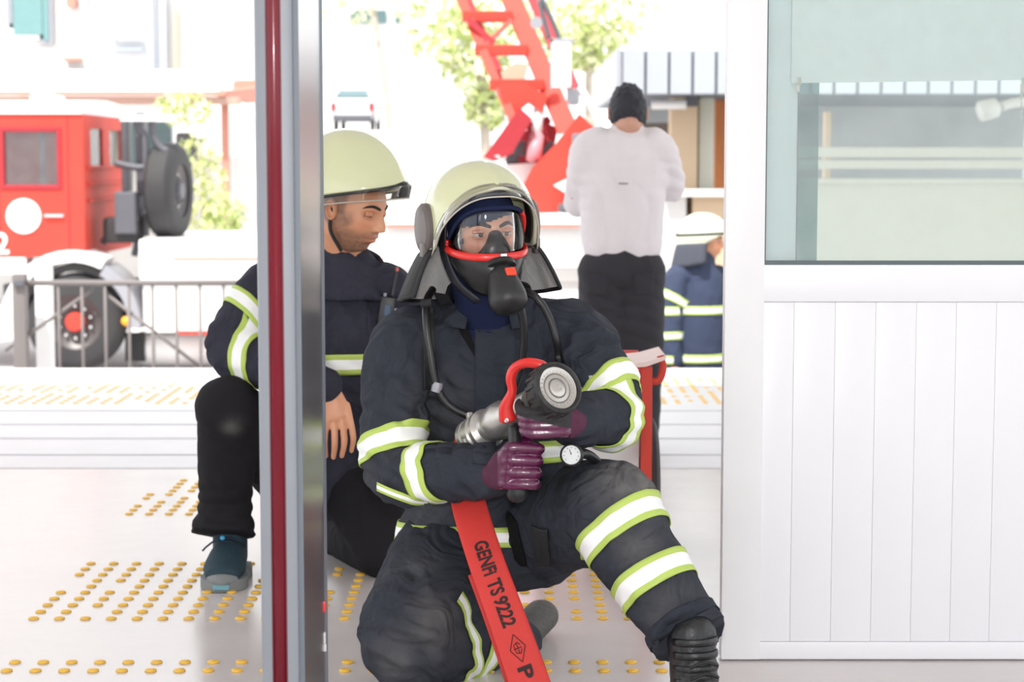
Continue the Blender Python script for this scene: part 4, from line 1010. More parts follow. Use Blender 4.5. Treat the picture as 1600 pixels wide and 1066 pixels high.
arm_band(jb, shL, elL, .80, .060, 'reflective_band', jacket, tilt=(.35, 0, 0), r=.12, rel=1.9)
arm_band(jb, elL, wrL, .22, .058, 'reflective_band', jacket, tilt=(.3, 0, .2))
patch(jb, [(588, 757), (668, 782), (666, 796), (588, 770)], 4.6, 'reflective_band', M_lime, jacket, .006)
patch(jb, [(588, 761), (668, 786), (667, 791), (588, 766)], 4.6, 'reflective_band', M_silver, jacket, .010)
wrap_band(jb, P(767, 700, 4.91), (0, .05, 1), .058, .30, 'reflective_band', TAPE, jacket, up=(0, -1, 0), n=110)
wrap_band(jb, P(768, 826, 4.95), (0, .05, 1), .050, .34, 'reflective_band', TAPE, jacket, up=(0, -1, 0), n=110)
# front flap, collar, velcro patches, chest straps
patch(jb, [(742, 497), (806, 497), (804, 700), (742, 700)], 4.7, 'front_flap', M_navy, jacket, .008)
patch(jb, [(706, 503), (724, 503), (746, 552), (742, 560)], 4.7, 'velcro_patch', M_velcro, jacket, .006)
patch(jb, [(676, 456), (700, 460), (716, 486), (690, 480)], 4.7, 'velcro_patch', M_velcro, jacket, .006)
patch(jb, [(657, 468), (674, 466), (682, 612), (662, 612)], 4.7, 'shoulder_strap', M_nylon, jacket, .010)
b = MB()
cg = []
for i in range(6):
    row = []
    for j in range(29):
        a = R(-152 + 304 * j / 28); t = i / 5
        rx = .125 - .022 * t; ry = .112 - .014 * t
        opn = max(0, abs(math.degrees(a)) - 70) / 80
        row.append(P(764, 492, 4.83) + Vector((rx * math.sin(-a) * 1, ry * math.cos(a) * 1 - .0, .085 * t - .045 * opn * t - .03 * (1 - math.cos(a)) * .5)))
    cg.append(row)
b.grid(cg); o = b.build('collar', M_navy, jacket, True); solid(o, .010, 0)
# trousers
tr = MB()
tr.limb([P(700, 842, 4.98), P(770, 845, 5.0), P(842, 838, 4.98)], [.135, .14, .135])
tr.limb([hpR, hpR * .5 + knR * .5 + Vector((-.02, -.02, .0)), knR + Vector((-.025, 0, .01)), knR + Vector((-.02, .02, -.015))], [.128, .130, .128, .112])
tr.limb([knR + Vector((-.02, 0, -.02)), knR * .5 + anR * .5 + Vector((.01, 0, .0)), anR], [.115, .095, .085])
tr.limb([hpL, hpL * .5 + knL * .5 + Vector((0, 0, .01)), knL, knL + Vector((.01, -.01, -.02))], [.125, .122, .110, .106])
shin = (cuL - knL).normalized()
tr.tube([knL, knL * .6 + cuL * .4 + Vector((-.004, -.0, 0)), cuL, cuL + shin * .035 + Vector((0, -.012, 0))], [.110, .100, .090, .097], n=28, sub=6)
tm = remesh(tr, 0.0075, 3)
cloth(tm, .012, 7, [(P(930, 830, 4.6), (.8, 0, .6), .05, .012, .12), (P(1040, 920, 4.3), (.5, 0, 1), .06, .008, .12), (knR + Vector((0, -.08, 0)), (.3, 0, 1), .07, .012, .16), (hpR + Vector((0, -.1, -.05)), (.6, 0, 1), .06, .012, .14), (knL + Vector((-.06, 0, -.06)), (.5, .3, .8), .05, .010, .12),
                  (cuL, (.4, 0, 1), .06, .006, .12), (P(800, 860, 4.85), (1, 0, .8), .055, .014, .12), (P(700, 1040, 4.75), (1, 0, .3), .045, .012, .12)], 5)
set_dust(tm, [(P(985, 742, 4.42), .09, 1.3), (P(960, 735, 4.42), .06, 1.2), (P(690, 975, 4.55), .09, .75), (P(620, 1030, 4.55), .07, .6), (P(650, 905, 4.7), .06, .45), (P(1060, 960, 4.3), .08, .5), (P(1000, 860, 4.35), .06, .6)])
tb = bvh_of(tm)
trou = link('trousers', tm, M_navy, fx, True)
arm_band(tb, knL, cuL, .22, .066, 'reflective_band', trou, r=.20, tilt=(0, .0, .05))
arm_band(tb, knL, cuL, .66, .066, 'reflective_band', trou, r=.18)
kk, aa = knR + Vector((-.02, 0, -.02)), anR
arm_band(tb, kk, aa, .42, .050, 'reflective_band', trou, r=.17)
arm_band(tb, kk, aa, .16, .040, 'reflective_band', trou, r=.19, tilt=(-.3, 0, .5))
patch(tb, [(828, 805), (852, 800), (858, 872), (836, 874)], 4.8, 'belt_tab', M_nylon, trou, .012)
patch(tb, [(788, 795), (806, 806), (822, 880), (808, 886)], 4.8, 'fly_flap', M_velcro, trou, .010)
# turned trouser cuff and boots
wrap_band(tb, cuL + shin * .008, shin, .030, .16, 'hem', [M_navy, M_navy], trou, lift=.0035)
def boot(name, ank, toe, parent, m=None, sole=True):
    """laced boot: ank ankle point, toe ground direction"""
    m = m or mat('black_boot_leather', (.016, .017, .018), .38, var=.25, bump=.25, bscale=70)
    f = Vector((toe[0], toe[1], 0)).normalized(); s_ = Vector((-f.y, f.x, 0)); g0 = Vector((ank[0], ank[1], 0)); z0 = ank[2]
    b = MB()
    b.limb([g0 + Vector((0, 0, z0 + .10)) - f * .020, g0 + Vector((0, 0, z0 + .05)) - f * .010, g0 + Vector((0, 0, z0)), g0 + Vector((0, 0, .055))], [(.058, .062), (.055, .058), (.054, .062), (.050, .060)], hint=s_)
    b.limb([g0 - f * .045 + Vector((0, 0, .05)), g0 + f * .06 + Vector((0, 0, .060)), g0 + f * .14 + Vector((0, 0, .050)), g0 + f * .195 + Vector((0, 0, .046))], [(.044, .045), (.047, .050), (.052, .042), (.046, .032)], hint=s_)
    me = remesh(b, .006, 2); cloth(me, .002, 16, [(g0 + f * .05 + Vector((0, 0, z0)), (f.x, f.y, -1), .03, .006, .07)], 3); o = link(name, me, m, parent, True)
    b = MB(); prof = [(-.09, .034), (-.06, .044), (0, .044), (.06, .046), (.13, .054), (.20, .050), (.235, .030)]
    poly = [g0 + f * y + s_ * x for y, x in prof] + [g0 + f * y - s_ * x for y, x in reversed(prof)]
    b.prism([q + Vector((0, 0, .002)) for q in poly], (0, 0, .028)); b.build('sole', M_blkp, o, 'auto')
    for k in range(4):
        c = g0 + f * (.105 - .022 * min(k, 2) - .003 * max(0, k - 2)) + Vector((0, 0, .098 + .026 * k - .0))
        b = MB(); b.tube([c - s_ * .034 + Vector((0, 0, -.012)), c + f * .008, c + s_ * .034 + Vector((0, 0, -.012))], .004, n=6); b.build('lace', M_nylon, o, True)
    for k in range(4):
        zc_ = z0 + .0 + .030 * k; ctr_ = g0 - f * (.004 + .003 * k) + Vector((0, 0, zc_)); b = MB(); b.tube([ctr_ + f * (.0605 * math.cos(R(t))) + s_ * (.0545 * math.sin(R(t))) + Vector((0, 0, .006 * math.cos(R(t)))) for t in range(-75, 76, 15)], [(.009, .0035)] * 11, n=8, spline=False, hint=(0, 0, 1)); b.build('padded_rib', m, o, True)
    return o
boot('boot', anL + Vector((0.005, -.012, .03)), (.30, -1), fx)
b = MB(); e0, e1 = anR, P(846, 962, 5.18)
b.limb([e0, e0 * .5 + e1 * .5, e1], [(.05, .05), (.046, .05), (.045, .05)]); me = remesh(b, .007, 2); link('boot', me, mat('dusty_boot', (.10, .095, .09), .7, var=.3, bump=.3), fx, True)

# head, balaclava, mask, helmet
HM = head_pose(P(752, 366, 4.74), 20, 2, -2, 1.04)
bd = MB(); bd.limb([HM @ Vector((0, .02, -.06)), P(764, 490, 4.83), P(765, 560, 4.87)], [.06, .065, .12]); 
bd.limb([P(765, 540, 4.87), P(768, 700, 4.91), hipc], [(.16, .10), (.15, .11), (.16, .12)], hint=Xh)
for q in ([P(700, 530, 4.86), shR, elR, wrR], [P(835, 525, 4.86), shL, elL, wrL]): bd.limb(q, [.06, .055, .048, .035])
for q in ([hpR, knR, anR], [hpL, knL, cuL, anL]): bd.limb(q, [.08, .055, .04, .04])
make_head(fx, HM, M_skin, beard=.35, lids=.44, gaze=(.10, .0), extra=bd)
co, _ = head_grid(100, 90); b = MB(); nv_, nu_ = co.shape[:2]
b.v = [tuple(HM @ (Vector(q) * 1.075 + Vector((0, .002, 0)))) for q in co.reshape(-1, 3)]
for i in range(nv_ - 1):
    for j in range(nu_):
        q = co[i, j]; inside = q[1] < -.02 and abs(q[0]) < .066 and -.135 < q[2] < .046 - .30 * max(0, .02 - q[0]) * .9
        if not inside: b.f.append((i * nu_ + j, i * nu_ + (j + 1) % nu_, (i + 1) * nu_ + (j + 1) % nu_, (i + 1) * nu_ + j)); b.m.append(0)
bal = b.build('balaclava', M_bala, fx, True); solid(bal, .004, 0)
b = MB(); b.limb([HM @ Vector((0, .01, -.07)), HM @ Vector((0, .01, -.12)), P(764, 492, 4.81), P(764, 520, 4.82)], [.072, .074, .080, .085], hint=Xh); b.build('neck_cloth', M_bala, bal, True)
# mask: rubber skirt, lens, red frame, nose cup, demand valve
def mpt(a, z, o=0.0):
    """mask shell: a azimuth in degrees (0 straight ahead), z height"""
    r = .108 + o; k = .088 + o
    return Vector((k * math.sin(R(a)), -.012 - r * (max(0, math.cos(R(a)))) ** .8, z))
AZ = [-88 + 176 * j / 44 for j in range(45)]
def z_lo(a): return -.044 + .016 * (abs(a) / 88) ** 3
def z_hi(a): return .070 - .085 * (abs(a) / 88) ** 3.0
g = [[HM @ mpt(a, z_lo(a) + (z_hi(a) - z_lo(a)) * i / 8, .004 * math.sin(math.pi * i / 8)) for a in AZ] for i in range(9)]
b = MB(); b.grid(g); lens = b.build('mask_lens', G_lens, fx, True); solid(lens, .0025, 0)
g = []
for i in range(13):
    t = i / 12; row = []
    for a in AZ:
        z = z_lo(a) - (.094 - .030 * (abs(a) / 88) ** 2) * t; sh_ = 1 - .34 * t ** 1.6
        q = mpt(a, z, .002 + .018 * math.sin(math.pi * min(1, t * 1.1)) * math.exp(-(a / 34) ** 2)); q.x *= sh_; q.y = -.012 + (q.y + .012) * (1 - .22 * t ** 2); row.append(HM @ q)
    g.append(row)
b = MB(); b.grid(g); mk = b.build('breathing_mask', M_rub, fx, True); solid(mk, .005, 0); 
lens.parent = mk; lens.matrix_parent_inverse = Matrix.Identity(4)
lens.name = 'lens'
b = MB(); b.tube([HM @ mpt(a, z_lo(a), .007) for a in AZ], [(.0095, .006)] * 45, n=10, spline=False, hint=Vector((0, 0, 1))); b.build('red_frame', M_mred, mk, True)
side = [HM @ mpt(s_, z, .004) for s_, z in ((88, -.028), (88, -.020))]
for s_ in (-1, 1):
    aa_ = [88 * s_, 86 * s_, 82 * s_, 76 * s_, 68 * s_, 58 * s_, 48 * s_] if s_ > 0 else [88 * s_, 86 * s_]; b = MB()
    b.tube([HM @ mpt(88 * s_, z_lo(88), .005)] + [HM @ mpt(a, z_hi(a), .004) for a in aa_], .0058, n=8, sub=4); b.build('red_frame', M_mred, mk, True)
b = MB(); b.tube([HM @ mpt(a, z_hi(a), .003) for a in AZ if -86 <= a <= 50], .0055, n=8, spline=False); b.build('seal', M_bala, mk, True)
for s_ in (-1, 1):
    cv = catmull([(.086, -.008, .050), (.092, -.012, .0), (.091, -.022, -.045), (.074, -.056, -.105), (.034, -.088, -.146)], 5); g = []
    for k, q in enumerate(cv):
        w_ = .034 * (1 - .35 * k / len(cv)); g.append([HM @ Vector((s_ * (q[0] + .006 * t), q[1] + w_ * t, q[2] - .012 * t * (k / len(cv)))) for t in (0, .33, .66, 1)])
    b = MB(); b.grid(g); o = b.build('face_seal', mat('navy_leather', (.016, .018, .026), .5, var=.2, bump=.1), mk, True); solid(o, .006, 0)
b = MB(); b.box((0, 0, 0), (.016, .012, .026), bev=.003); b.v = [tuple(HM @ (Vector(q) + mpt(4, -.048, .012))) for q in b.v]; b.build('frame_clip', M_chrome, mk, 'auto')
b = MB(); b.limb([HM @ Vector((.0, -.100, .004)), HM @ Vector((.0, -.106, -.022)), HM @ Vector((0, -.092, -.052))], [(.018, .014), (.034, .020), (.050, .036)], hint=HM.to_3x3() @ Xh); b.build('nose_cup', M_rub, mk, True)
RG = HM.to_3x3().normalized()
r0 = HM @ Vector((.004, -.112, -.070)); ax_ = RG @ Vector((.02, -.42, -.60))
b = MB(); b.lathe([(.026, -.02), (.030, 0), (.030, .012), (.034, .016), (.036, .03), (.043, .06), (.047, .085), (.046, .100), (.038, .112), (.020, .119), (0, .121)], r0, ax_, n=32); dv = b.build('demand_valve', mat('demand_valve_rubber', (.020, .020, .021), .45, var=.15, bump=.05, bscale=60), mk, True)
b = MB(); b.lathe([(.034, -.012), (.041, -.008), (.041, .004), (.034, .008)], r0, ax_, n=32); b.build('lock_ring', M_rub, mk, 'auto')
u_, v_, d_ = basis(ax_, RG @ Xh)
fr_ = (d_.cross(u_)).normalized()
if fr_.y > 0: fr_ = -fr_
b = MB(); b.box((0, 0, 0), (.026, .008, .022), bev=.003); rot_ = Matrix((u_, -fr_, -d_)).transposed(); b.v = [tuple(r0 + d_ * .034 + fr_ * .0375 + u_ * .010 + rot_ @ Vector(q)) for q in b.v]; b.build('red_button', mat('orange_red_button', (.80, .07, .03), .4), mk, 'auto')
b = MB(); hs = r0 + d_ * .062 + u_ * .040; b.cyl(hs, P(811, 470, 4.62), .011, n=14); b.lathe([(.013, -.006), (.013, .006)], P(808, 466, 4.62), (.3, 0, -1), n=14); b.build('hose_fitting', M_chrome, mk, 'auto')
helmet(fx, HM @ Matrix.Translation((0, .004, .006)), rim='cream', flap=(M_nylon, M_alu), visor='up', flap_r=(.222, .138), front=.104, side=-.035, backz=-.05, arch=76, apow=2.9)
# air lines in front of the chest
def proud(px, py, Y, r=.012):
    q = P(px, py, Y); h = jb.ray_cast(q - Vector((0, 1.2, 0)), Vector((0, 1, 0)), 2.5)
    return Vector((q.x, min(Y, (h[0].y - r) if h[0] else Y), q.z))
air = tag(MB().box((0, 0, 0), (0, 0, 0)) and None or thing('tmp_', None, None, (0, 0, 0))); bpy.data.objects.remove(air)
b = MB(); b.tube([P(811, 470, 4.62), P(818, 505, 4.64), proud(818, 540, 4.66), proud(811, 585, 4.68), proud(790, 628, 4.69), proud(745, 650, 4.7), proud(705, 636, 4.7), proud(683, 605, 4.7), proud(673, 555, 4.7), proud(666, 505, 4.71), proud(667, 470, 4.74), P(676, 452, 4.78)], .0095, n=12)
o = b.build('air_hose', mat('black_hose', (.014, .014, .015), .38, var=.2), fx, True)
b = MB(); b.lathe([(.013, -.012), (.014, 0), (.013, .012)], proud(683, 605, 4.7, .012), (.25, 0, 1), n=14); b.build('hose_clip', M_grey, o, 'auto')
b = MB(); b.tube([P(816, 452, 4.74), P(838, 465, 4.72), proud(856, 492, 4.72), proud(869, 530, 4.72), proud(874, 575, 4.72), proud(872, 640, 4.72), P(880, 690, 4.64)], .0095, n=12); b.build('air_hose', MATS['black_hose'], fx, True)
gq = P(893, 711, 4.42); gax = Vector((-.25, -1, .12))
b = MB(); b.lathe([(.0, -.030), (.020, -.030), (.027, -.012), (.027, .004), (.024, .007), (.0225, .002), (0, .002)], gq, gax, n=28); o = b.build('pressure_gauge', M_blkp, fx, 'auto')
b = MB(); b.lathe([(.0222, .002), (.0222, .003), (0, .003)], gq, gax, n=28); b.build('dial', mat('dial_white', (.72, .74, .74), .4), o)
gu, gv, gd = basis(gax, (0, 0, 1))
b = MB(); b.box(gq + gd * .004 + gu * .004, (.002, .002, .002))
for k in range(9):
    a_ = R(-130 + 260 * k / 8 ); b.box(gq + gd * .0036 + (gu * math.cos(a_) + gv * math.sin(a_)) * .017, (.0018, .001, .0018))
b.tube([gq + gd * .004, gq + gd * .004 + gu * .013 + gv * .004], .0007, n=5, spline=False); tag(b.build('dial_marks', M_blkp, o), kind='stuff')
b = MB(); b.tube([gq - gd * .02 + gv * .0, gq - gd * .05 + Vector((.03, .02, -.005)), P(945, 735, 4.60)], .012, n=10); b.build('gauge_line', M_blkp, o, True)

# gloves
def fist(name, wrist, mcps, pips, dips, tips, rad, thumb, parent, mats, voxel=.0028, palm_r=.020, cuff=None, purple_ends=None):
    b = MB()
    W = Vector(wrist)
    for m_, p_, d_, t_ in zip(mcps, pips, dips, tips):
        b.tube([W * .25 + Vector(m_) * .75, m_, p_, d_, t_], [rad * 1.05, rad * 1.08, rad * 1.04, rad * .98, rad * .86], n=12, sub=5, round_cap=True)
    mc = [Vector(q) for q in mcps]
    for k in range(len(mc) - 1):
        for s in (0, .5): 
            q = mc[k] * (1 - s) + mc[k + 1] * s; b.tube([W + (q - W) * .05, W + (q - W) * .5, q], [palm_r, palm_r * 1.0, rad * 1.05], n=12, sub=4, round_cap=True)
    b.tube([W + (mc[-1] - W) * .05, (W + mc[-1]) / 2, mc[-1]], [palm_r, palm_r, rad], n=12, sub=4, round_cap=True)
    b.tube(thumb, [rad * 1.5, rad * 1.25, rad * 1.1, rad * .95][:len(thumb)], n=12, sub=5, round_cap=True)
    if cuff: b.tube(cuff[0], cuff[1], n=20, sub=4)
    return remesh(b, voxel, 2)
M_glove = mat('plum_coated_glove', (0.095, 0.006, 0.048), 0.22, var=0.35, vscale=30, spec=0.8, bump=0.06, bscale=160)
M_gloveb = mat('black_glove_palm', (0.022, 0.020, 0.022), 0.7, var=0.25, vscale=40, bump=0.2, bscale=300)
M_glovec = mat('plum_knit_cuff', (0.085, 0.016, 0.046), 0.85, var=0.15, vscale=50, bump=0.3, bscale=400)
def paint(me, f):
    """faces for which f(centre) is true get the second material"""
    me.materials.append(M_glove); me.materials.append(M_gloveb); me.materials.append(M_glovec)
    for p in me.polygons: p.material_index = f(p.center)
def glove_obj(me, parent):
    me.polygons.foreach_set('use_smooth', [True] * len(me.polygons)); o = bpy.data.objects.new('glove', me); COL.objects.link(o); o.parent = parent; o.matrix_parent_inverse = Matrix.Translation(-parent.location); return o
# right hand round the pistol grip
wr = P(771, 742, 4.465)
ys = [700, 719, 738, 756]
mc = [P(797 - 2 * k, y, 4.395 + .006 * k) for k, y in enumerate(ys)]
pi_ = [P(838 - 2 * k, y + 1, 4.405) for k, y in enumerate(ys)]
di = [P(841 - 2 * k, y + 2, 4.445) for k, y in enumerate(ys)]
ti = [P(818, y + 2, 4.462) for y in ys]
th = [P(785, 715, 4.44), P(803, 696, 4.45), P(826, 692, 4.455), P(843, 702, 4.45)]
gm = fist('glove', wr, mc, pi_, di, ti, .0128, th, fx, None, palm_r=.026, cuff=([P(752, 742, 4.50), P(764, 742, 4.48), P(782, 740, 4.45)], [.042, .039, .036]))
ck = P(778, 742, 4.45).x
paint(gm, lambda c: 2 if c.x < ck else (1 if (c.x > P(833, 0, 4.44).x and c.y > 4.415) or c.y > 4.45 else 0)); glove_obj(gm, fx)
# left hand under the barrel
wl = P(897, 664, 4.45)
ys = [640, 651, 662, 673]
mc = [P(872 + 3 * k, y + 2, 4.375 + .004 * k) for k, y in enumerate(ys)]
pi_ = [P(822 + 1 * k, y + 4, 4.385) for k, y in enumerate(ys)]
di = [P(812 + 3 * k, y - 8, 4.42) for k, y in enumerate(ys)]
ti = [P(828 + 3 * k, y - 18, 4.45) for k, y in enumerate(ys)]
th = [P(885, 640, 4.43), P(878, 622, 4.44), P(862, 610, 4.45), P(846, 606, 4.46)]
gm = fist('glove', wl, mc, pi_, di, ti, .0125, th, fx, None, palm_r=.025, cuff=([P(912, 664, 4.49), P(900, 663, 4.46), P(884, 660, 4.42)], [.042, .040, .034]))
ck2 = P(893, 0, 4.43).x
zdark = P(840, 657, 4.38).z
paint(gm, lambda c: 2 if c.x > ck2 else (1 if (c.z > zdark + .25 * (c.x - P(840, 0, 4.38).x) * -1) or c.y > 4.44 else 0)); glove_obj(gm, fx)

# ------------------------------------------------------------------ crouching firefighter behind the post
f2 = thing('person', 'crouching bare handed firefighter in cream helmet looking down behind the door post', 'person', P(480, 900, 6.0).xy.to_3d())
def Q(x, y, Y=6.0): return P(x, y, Y)
s2R, e2R, w2R = Q(425, 452, 6.02), Q(366, 548, 5.88), Q(508, 605, 5.72)
s2L, e2L, w2L = Q(612, 462, 6.02), Q(660, 580, 5.98), Q(640, 690, 5.88)
h2R, k2R, a2R = Q(455, 735, 6.15), Q(356, 640, 5.78), Q(352, 806, 5.92)
h2L, k2L, a2L = Q(540, 745, 6.15), Q(600, 862, 5.95), Q(520, 835, 6.40)
jk = MB()
jk.limb([Q(495, 735, 6.15), Q(500, 680, 6.12), Q(510, 600, 6.06), Q(520, 520, 6.03), Q(530, 465, 6.02), Q(540, 425, 6.0)], [(.20, .16), (.20, .16), (.20, .155), (.21, .15), (.185, .13), (.10, .10)], hint=Xh, n=32)
jk.limb([Q(470, 448, 6.02), s2R, (s2R + e2R) / 2 + Vector((-.02, 0, 0)), e2R, (e2R + w2R) / 2, w2R], [.095, .096, .090, .088, .074, .058])
jk.limb([Q(575, 452, 6.02), s2L, (s2L + e2L) / 2, e2L, (e2L + w2L) / 2, w2L], [.09, .088, .08, .075, .066, .056])
jm = remesh(jk, .009, 3)
cloth(jm, .010, 8, [(e2R, (0, 0, 1), .045, .010, .13), (Q(560, 500, 5.9), (1, 0, .4), .06, .008, .16), (Q(540, 640, 5.9), (.2, 0, 1), .05, .010, .16)], 11); set_dust(jm, [])
jb2 = bvh_of(jm); jacket = link('jacket', jm, M_navy2, f2, True)
arm_band(jb2, s2R, e2R, .52, .060, 'reflective_band', jacket, tilt=(-.45, 0, 0))
arm_band(jb2, e2R, w2R, .22, .060, 'reflective_band', jacket, tilt=(.0, 0, .30), rel=2.2)
wrap_band(jb2, Q(512, 562, 6.05), (0, 0, 1), .064, .30, 'reflective_band', TAPE, jacket, up=(0, -1, 0), n=110)
patch(jb2, [(571, 470), (600, 470), (600, 525), (571, 525)], 5.8, 'chest_pocket', M_navy2, jacket, .004)
b = MB(); cg = []
for i in range(7):
    t = i / 6; cg.append([Q(548, 425, 5.98) + Vector(((.125 - .042 * t) * math.sin(2 * math.pi * j / 36) + .012 * math.sin(6 * math.pi * j / 36 + t * 3), -(.12 - .036 * t) * math.cos(2 * math.pi * j / 36), -.055 + (.145 - .05 * max(0, math.sin(2 * math.pi * j / 36))) * t - .03 * math.cos(2 * math.pi * j / 36 - .5) + .006 * math.sin(8 * math.pi * j / 36))) for j in range(36)])
b.grid(cg, closed=True); o = b.build('collar', M_navy2, jacket, True); solid(o, .012, 0)
tr = MB()
tr.limb([Q(465, 738, 6.17), Q(500, 742, 6.18), Q(540, 742, 6.17)], [.14, .145, .14])
tr.limb([h2R, (h2R + k2R) / 2 + Vector((0, 0, .01)), k2R, k2R + Vector((0, 0, -.02))], [.125, .115, .092, .09])
tr.ball(k2R + Vector((0, -.004, .004)), .100, 20)
tr.tube([k2R, (k2R + a2R) / 2, a2R + Vector((0, 0, .03)), a2R + Vector((-.005, -.02, -.055))], [.092, .088, .084, .102], n=26, sub=6)
tr.limb([h2L, (h2L + k2L) / 2 + Vector((.01, 0, .02)), k2L], [.13, .115, .092])
tr.limb([k2L, (k2L + a2L) / 2, a2L], [.092, .08, .075])
tm = remesh(tr, .009, 3); cloth(tm, .005, 8, [(a2R, (0, 0, 1), .05, .012, .14), (k2R + Vector((.05, 0, -.05)), (.4, 0, 1), .05, .008, .12)], 13)
set_dust(tm, [(Q(362, 668, 5.7), .028, 1.4)])
link('trousers', tm, M_blk, f2, True)
def trainer(name, heel, toe, parent, k_=1.0):
    f = Vector((toe[0] - heel[0], toe[1] - heel[1], 0)); L_ = f.length; f.normalize(); s_ = Vector((-f.y, f.x, 0)); g0 = Vector((heel[0], heel[1], 0))
    mt = mat('dark_teal_mesh_shoe', (.016, .040, .058), .75, var=.35, vscale=25, bump=.3, bscale=300); ms = mat('dusty_grey_sole', (.22, .23, .235), .8, var=.2)
    b = MB(); b.limb([g0 + f * .05 + Vector((0, 0, .13)), g0 + f * .05 + Vector((0, 0, .06))], [(.042 * k_, .048 * k_), (.042 * k_, .052 * k_)], hint=s_)
    b.limb([g0 + f * .04 + Vector((0, 0, .058)), g0 + f * .12 + Vector((0, 0, .068)), g0 + f * (L_ - .09) + Vector((0, 0, .056)), g0 + f * (L_ - .04) + Vector((0, 0, .048))], [(.040 * k_, .040 * k_), (.044 * k_, .045 * k_), (.050 * k_, .035 * k_), (.042 * k_, .026 * k_)], hint=s_)
    o = link(name, remesh(b, .006, 2), mt, parent, True)
    b = MB(); prof = [(-.005, .02), (.01 * k_, .036 * k_), (.06 * k_, .042 * k_), (.14, .046), (L_ - .08, .056), (L_ - .03, .046), (L_, .018)]
    pl = [g0 + f * y + s_ * x * k_ for y, x in prof] + [g0 + f * y - s_ * x * k_ for y, x in reversed(prof)]
    b.prism([q + Vector((0, 0, .002)) for q in pl], (0, 0, .034)); b.build('sole', ms, o, 'auto')
    b = MB(); b.limb([g0 + f * (L_ - .028) - s_ * .028 + Vector((0, 0, .036)), g0 + f * (L_ - .006) + Vector((0, 0, .036)), g0 + f * (L_ - .028) + s_ * .028 + Vector((0, 0, .036))], .020, n=10); b.build('toe_cap', ms, o, True)
    b = MB(); b.box(g0 + f * (L_ + .004) + Vector((0, 0, .018)), (.05, .012, .016), bev=.004); b.build('toe_guard', mat('pale_teal_rubber', (.16, .36, .42), .6), o)
    for k in range(5):
        c = g0 + f * (.112 + .024 * k) + Vector((0, 0, (.118 - .0075 * k) * (1 + .45 * (k_ - 1)))); b = MB(); b.tube([c - s_ * .030 + Vector((0, 0, -.010)), c, c + s_ * .026 + Vector((0, 0, -.010))], .0032, n=6); b.build('lace', mat('navy_lace', (.02, .035, .06), .8), o, True)
    c = g0 + f * .135 + Vector((0, 0, .132)); b = MB(); b.tube([c, c - s_ * -.05 * 0 + Vector((-.03, -.01, .0)), c + Vector((-.06, -.01, -.02)), c + Vector((-.075, -.01, -.035))], .003, n=6); b.build('loose_lace', MATS['navy_lace'], o, True)
    b = MB(); b.ball(c + Vector((-.012, -.012, .006)), .008, 10); b.build('lace_toggle', mat('bright_blue_toggle', (.06, .42, .75), .4), o, True)
    return o
trainer('shoe', (Q(350, 0, 5.98).x, 5.99), (Q(335, 0, 5.72).x, 5.69), f2, 1.3)
trainer('shoe', (Q(515, 0, 6.45).x + .02, 6.62), (Q(515, 0, 6.4).x - .01, 6.36), f2)
H2 = head_pose(Q(550, 326, 5.90), 60, 15, -1, 1.10)
bd = MB(); bd.limb([H2 @ Vector((0, .03, -.06)), Q(540, 430, 6.0), Q(535, 480, 6.02)], [.062, .064, .11]); bd.limb([Q(530, 470, 6.02), Q(510, 600, 6.06), Q(495, 735, 6.15)], [(.15, .10), (.15, .11), (.15, .12)], hint=Xh)
for q in ([Q(470, 448, 6.02), s2R, e2R, w2R], [Q(575, 452, 6.02), s2L, e2L, w2L]): bd.limb(q, [.06, .055, .045, .033])
for q in ([h2R, k2R, a2R], [h2L, k2L, a2L]): bd.limb(q, [.09, .06, .045])
bd.tube([w2L, w2L + Vector((-.01, -.02, -.05)), w2L + Vector((-.015, -.035, -.085))], [(.030, .022), (.036, .018), (.040, .014)], n=14, hint=Xh, round_cap=True)
for k in range(4): bd.tube([w2L + Vector((-.045 + .021 * k, -.03, -.075)), w2L + Vector((-.048 + .022 * k, -.05, -.115)), w2L + Vector((-.046 + .021 * k, -.045, -.155 + .008 * abs(k - 1)))], [.0095, .009, .007], n=10, round_cap=True)
bd.tube([w2L + Vector((-.03, -.01, -.04)), w2L + Vector((-.065, -.035, -.07)), w2L + Vector((-.068, -.05, -.10))], [.012, .011, .008], n=10, round_cap=True)
# relaxed hand hanging from the wrist
bd.tube([w2R + Vector((-.02, 0, .01)), Q(516, 622, 5.71), Q(525, 652, 5.70)], [(.034, .026), (.040, .023), (.050, .018)], n=16, hint=Xh, round_cap=True)
fing = [(508, 660, 507, 690, 509, 713, .0104), (522, 662, 523, 693, 521, 715, .0106), (535, 659, 538, 690, 534, 713, .0104), (546, 651, 552, 683, 549, 705, .0096)]
for x0, y0, x1, y1, x2, y2, r_ in fing: bd.tube([Q(x0 - 4, y0 - 18, 5.705), Q(x0, y0, 5.695), Q(x1, y1, 5.69), Q(x2, y2, 5.715)], [r_ * 1.15, r_ * 1.1, r_, r_ * .8], n=10, round_cap=True)
bd.tube([Q(512, 628, 5.73), Q(502, 655, 5.74), Q(500, 682, 5.75)], [.013, .011, .009], n=10, round_cap=True)
make_head(f2, H2, M_skin2, beard=.95, hair=.6, lids=.72, gaze=(.1, -.5), extra=bd, voxel_body=.0034)
helmet(f2, H2 @ Matrix.Translation((0, .012, .012)), rim='black', disc=False, flap=None, visor='down', front=.098, side=-.004, backz=-.05, size=(.140, .178, .186), arch=105, apow=1.5)
b = MB(); 
b.tube([H2 @ Vector((s_, .0, -.01)) for s_ in ()] or [H2 @ Vector((-.073, .015, 0)), H2 @ Vector((-.070, .01, -.06)), H2 @ Vector((-.04, -.02, -.115))], .006, n=6); b.build('chin_strap', M_nylon, f2, True)
